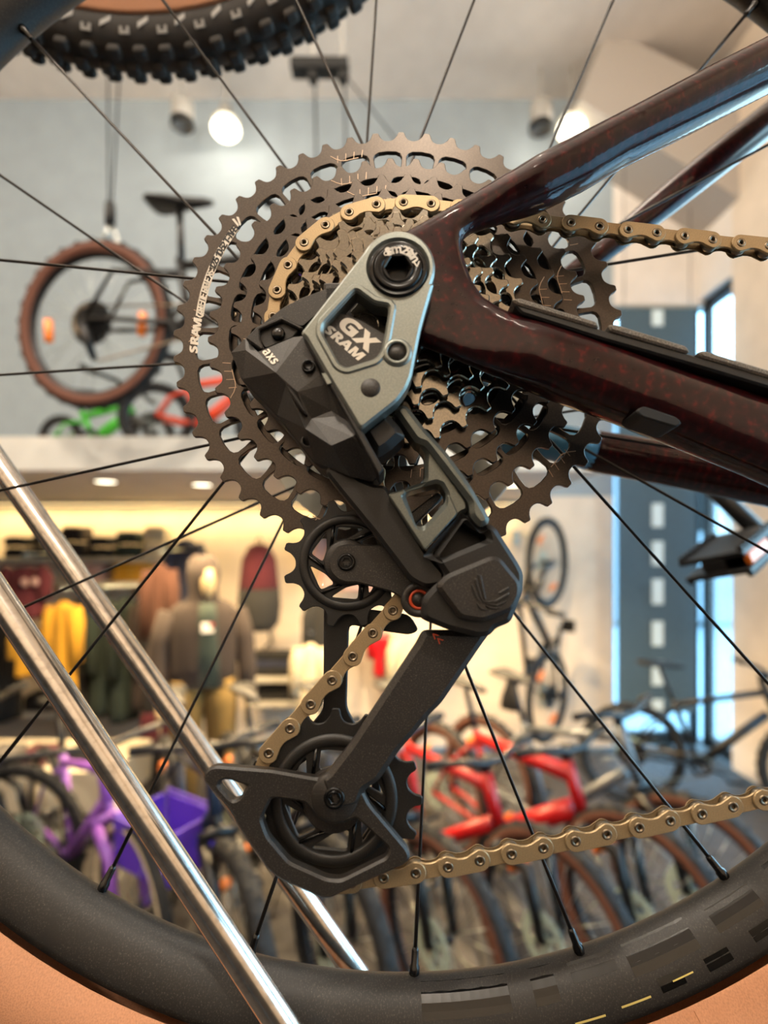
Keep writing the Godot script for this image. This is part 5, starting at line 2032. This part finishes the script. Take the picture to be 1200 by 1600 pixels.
func build_floor_bikes() -> void:
	var turn := -1.0                      # forward points to the window side and out into the shop
	var rows := [
		[690, 1470, "bike_navy", "tyre_brown", "navy mountain bike with brown wall tyres parked at the head of the row", {}],
		[862, 1462, "bike_red", "tyre_brown", "bright red mountain bike with brown tyres parked beside the navy one", {"fat": 1.1, "head": 0.42}],
		[1000, 1425, "bike_red", "tyre_brown", "red mountain bike with amber reflectors parked between two red and grey bikes", {"fat": 1.6, "head": 0.42}],
		[1085, 1388, "bike_grey", "tyre_brown", "grey mountain bike with brown tyres parked nearest the window", {}],
		[530, 1482, "bike_black", "tyre_black", "black mountain bike with black tyres parked behind the chrome pole", {}],
		[370, 1505, "bike_navy", "tyre_black", "dark navy bike with an amber reflector parked beside the purple bike", {}]]
	for e in rows:
		var d: float = 1.34 * FOCAL / (e[1] - AXIS_Y)
		var hubp := at(e[0], e[1], d)
		var o: Dictionary = {"paint": M[e[2]], "wall": M[e[3]], "r": 0.36, "tyre": 0.03, "reflector_angles": [2.3, -0.8], "bar": 0.27, "rotor_z": 0.042, "gears": false}
		o.merge(e[5], true)
		var b := mountain_bike(e[4], "", o)
		var fwd := Basis(Vector3.UP, turn) * Vector3.RIGHT
		place(b, Vector3(hubp.x, 0, hubp.z) - fwd * 1.14, turn)
	# display bike by the window
	var db := mountain_bike("dark hardtail standing side on before the bright shop window", "", {"paint": M.bike_black, "wall": M.tyre_black, "r": 0.33, "base": 1.05, "tyre": 0.024, "reflectors": false})
	place(db, Vector3(at(986, 0, 3.45).x, 0, -3.45), -0.25)
	# bike hung upright on the cream wall
	var vb := mountain_bike("dark bike hung upright by its front wheel on the cream wall", "", {"paint": M.bike_black, "wall": M.tyre_black, "r": 0.345, "base": 1.02, "tyre": 0.026, "reflector_angles": [0.6, 3.6]})
	vb.basis = Basis(Vector3.UP, 0.85) * Basis(Vector3.BACK, PI / 2)
	var lowhub := at(856, 1088, 4.0)
	vb.position = lowhub - vb.basis * Vector3(0, 0.345, 0)
	var hk := thing("wall_hook", "small steel hook holding the upright bike on the cream wall", "hook", at(826, 838, 4.0))
	var st := start(true)
	tube(st, [Vector3(0, 0, 0), Vector3(0, 0.03, -0.06), Vector3(0, 0.0, BACK + 4.0)], 0.009, 8)
	part("arm", st, M.steel, hk)
	st = start()
	box(st, Vector3(0, 0, BACK + 4.0 + 0.01), Vector3(0.06, 0.12, 0.02), 0.003)
	part("back_plate", st, M.steel, hk)
	# purple town bike with a crate
	var pb := mountain_bike("purple town bike with cream tyres and a violet front crate", "", {"paint": M.bike_purple, "wall": M.tyre_cream, "fork": M.bike_purple, "r": 0.33, "base": 1.05, "tyre": 0.024, "rotor": false, "reflectors": false, "gears": false})
	var ph := at(205, 1435, 1.95)
	var pt := -0.75
	var pf := Basis(Vector3.UP, pt) * Vector3.RIGHT
	place(pb, Vector3(ph.x, 0, ph.z) - pf * 1.05, pt)
	var cr := thing("front_crate", "violet plastic crate carried over the front wheel of the purple bike", "crate", at(258, 1308, 2.0))
	cr.rotation.y = -0.55
	var w := 0.27
	var h := 0.18
	for s in [-1, 1]:
		for g in [[Vector3(0, 0, 0.11 * s), Vector3(w, h, 0.008)], [Vector3(0.15 * s, 0, 0), Vector3(0.008, h, 0.22)]]:
			st = start()
			box(st, g[0], g[1], 0.002)
			part("side_panel", st, M.crate_purple, cr)
	st = start()
	box(st, Vector3(0, -h * 0.5, 0), Vector3(w, 0.008, 0.22), 0.002)
	part("bottom_panel", st, M.crate_purple, cr)
	for y in [0.06, 0.085, 0.105]:
		for s in [-1, 1]:
			st = start()
			box(st, Vector3(0, y, 0.115 * s), Vector3(w + 0.02, 0.010, 0.008), 0.002)
			part("rail", st, M.crate_purple, cr)
	# black town bike with red frame at the far side
	var rb := mountain_bike("black bike with a red frame standing before the white topped counter", "", {"paint": M.bike_red, "wall": M.tyre_black, "r": 0.34, "base": 1.08, "tyre": 0.024, "reflectors": false})
	place(rb, Vector3(at(-270, 0, 2.6).x, 0, -2.6), -0.15)
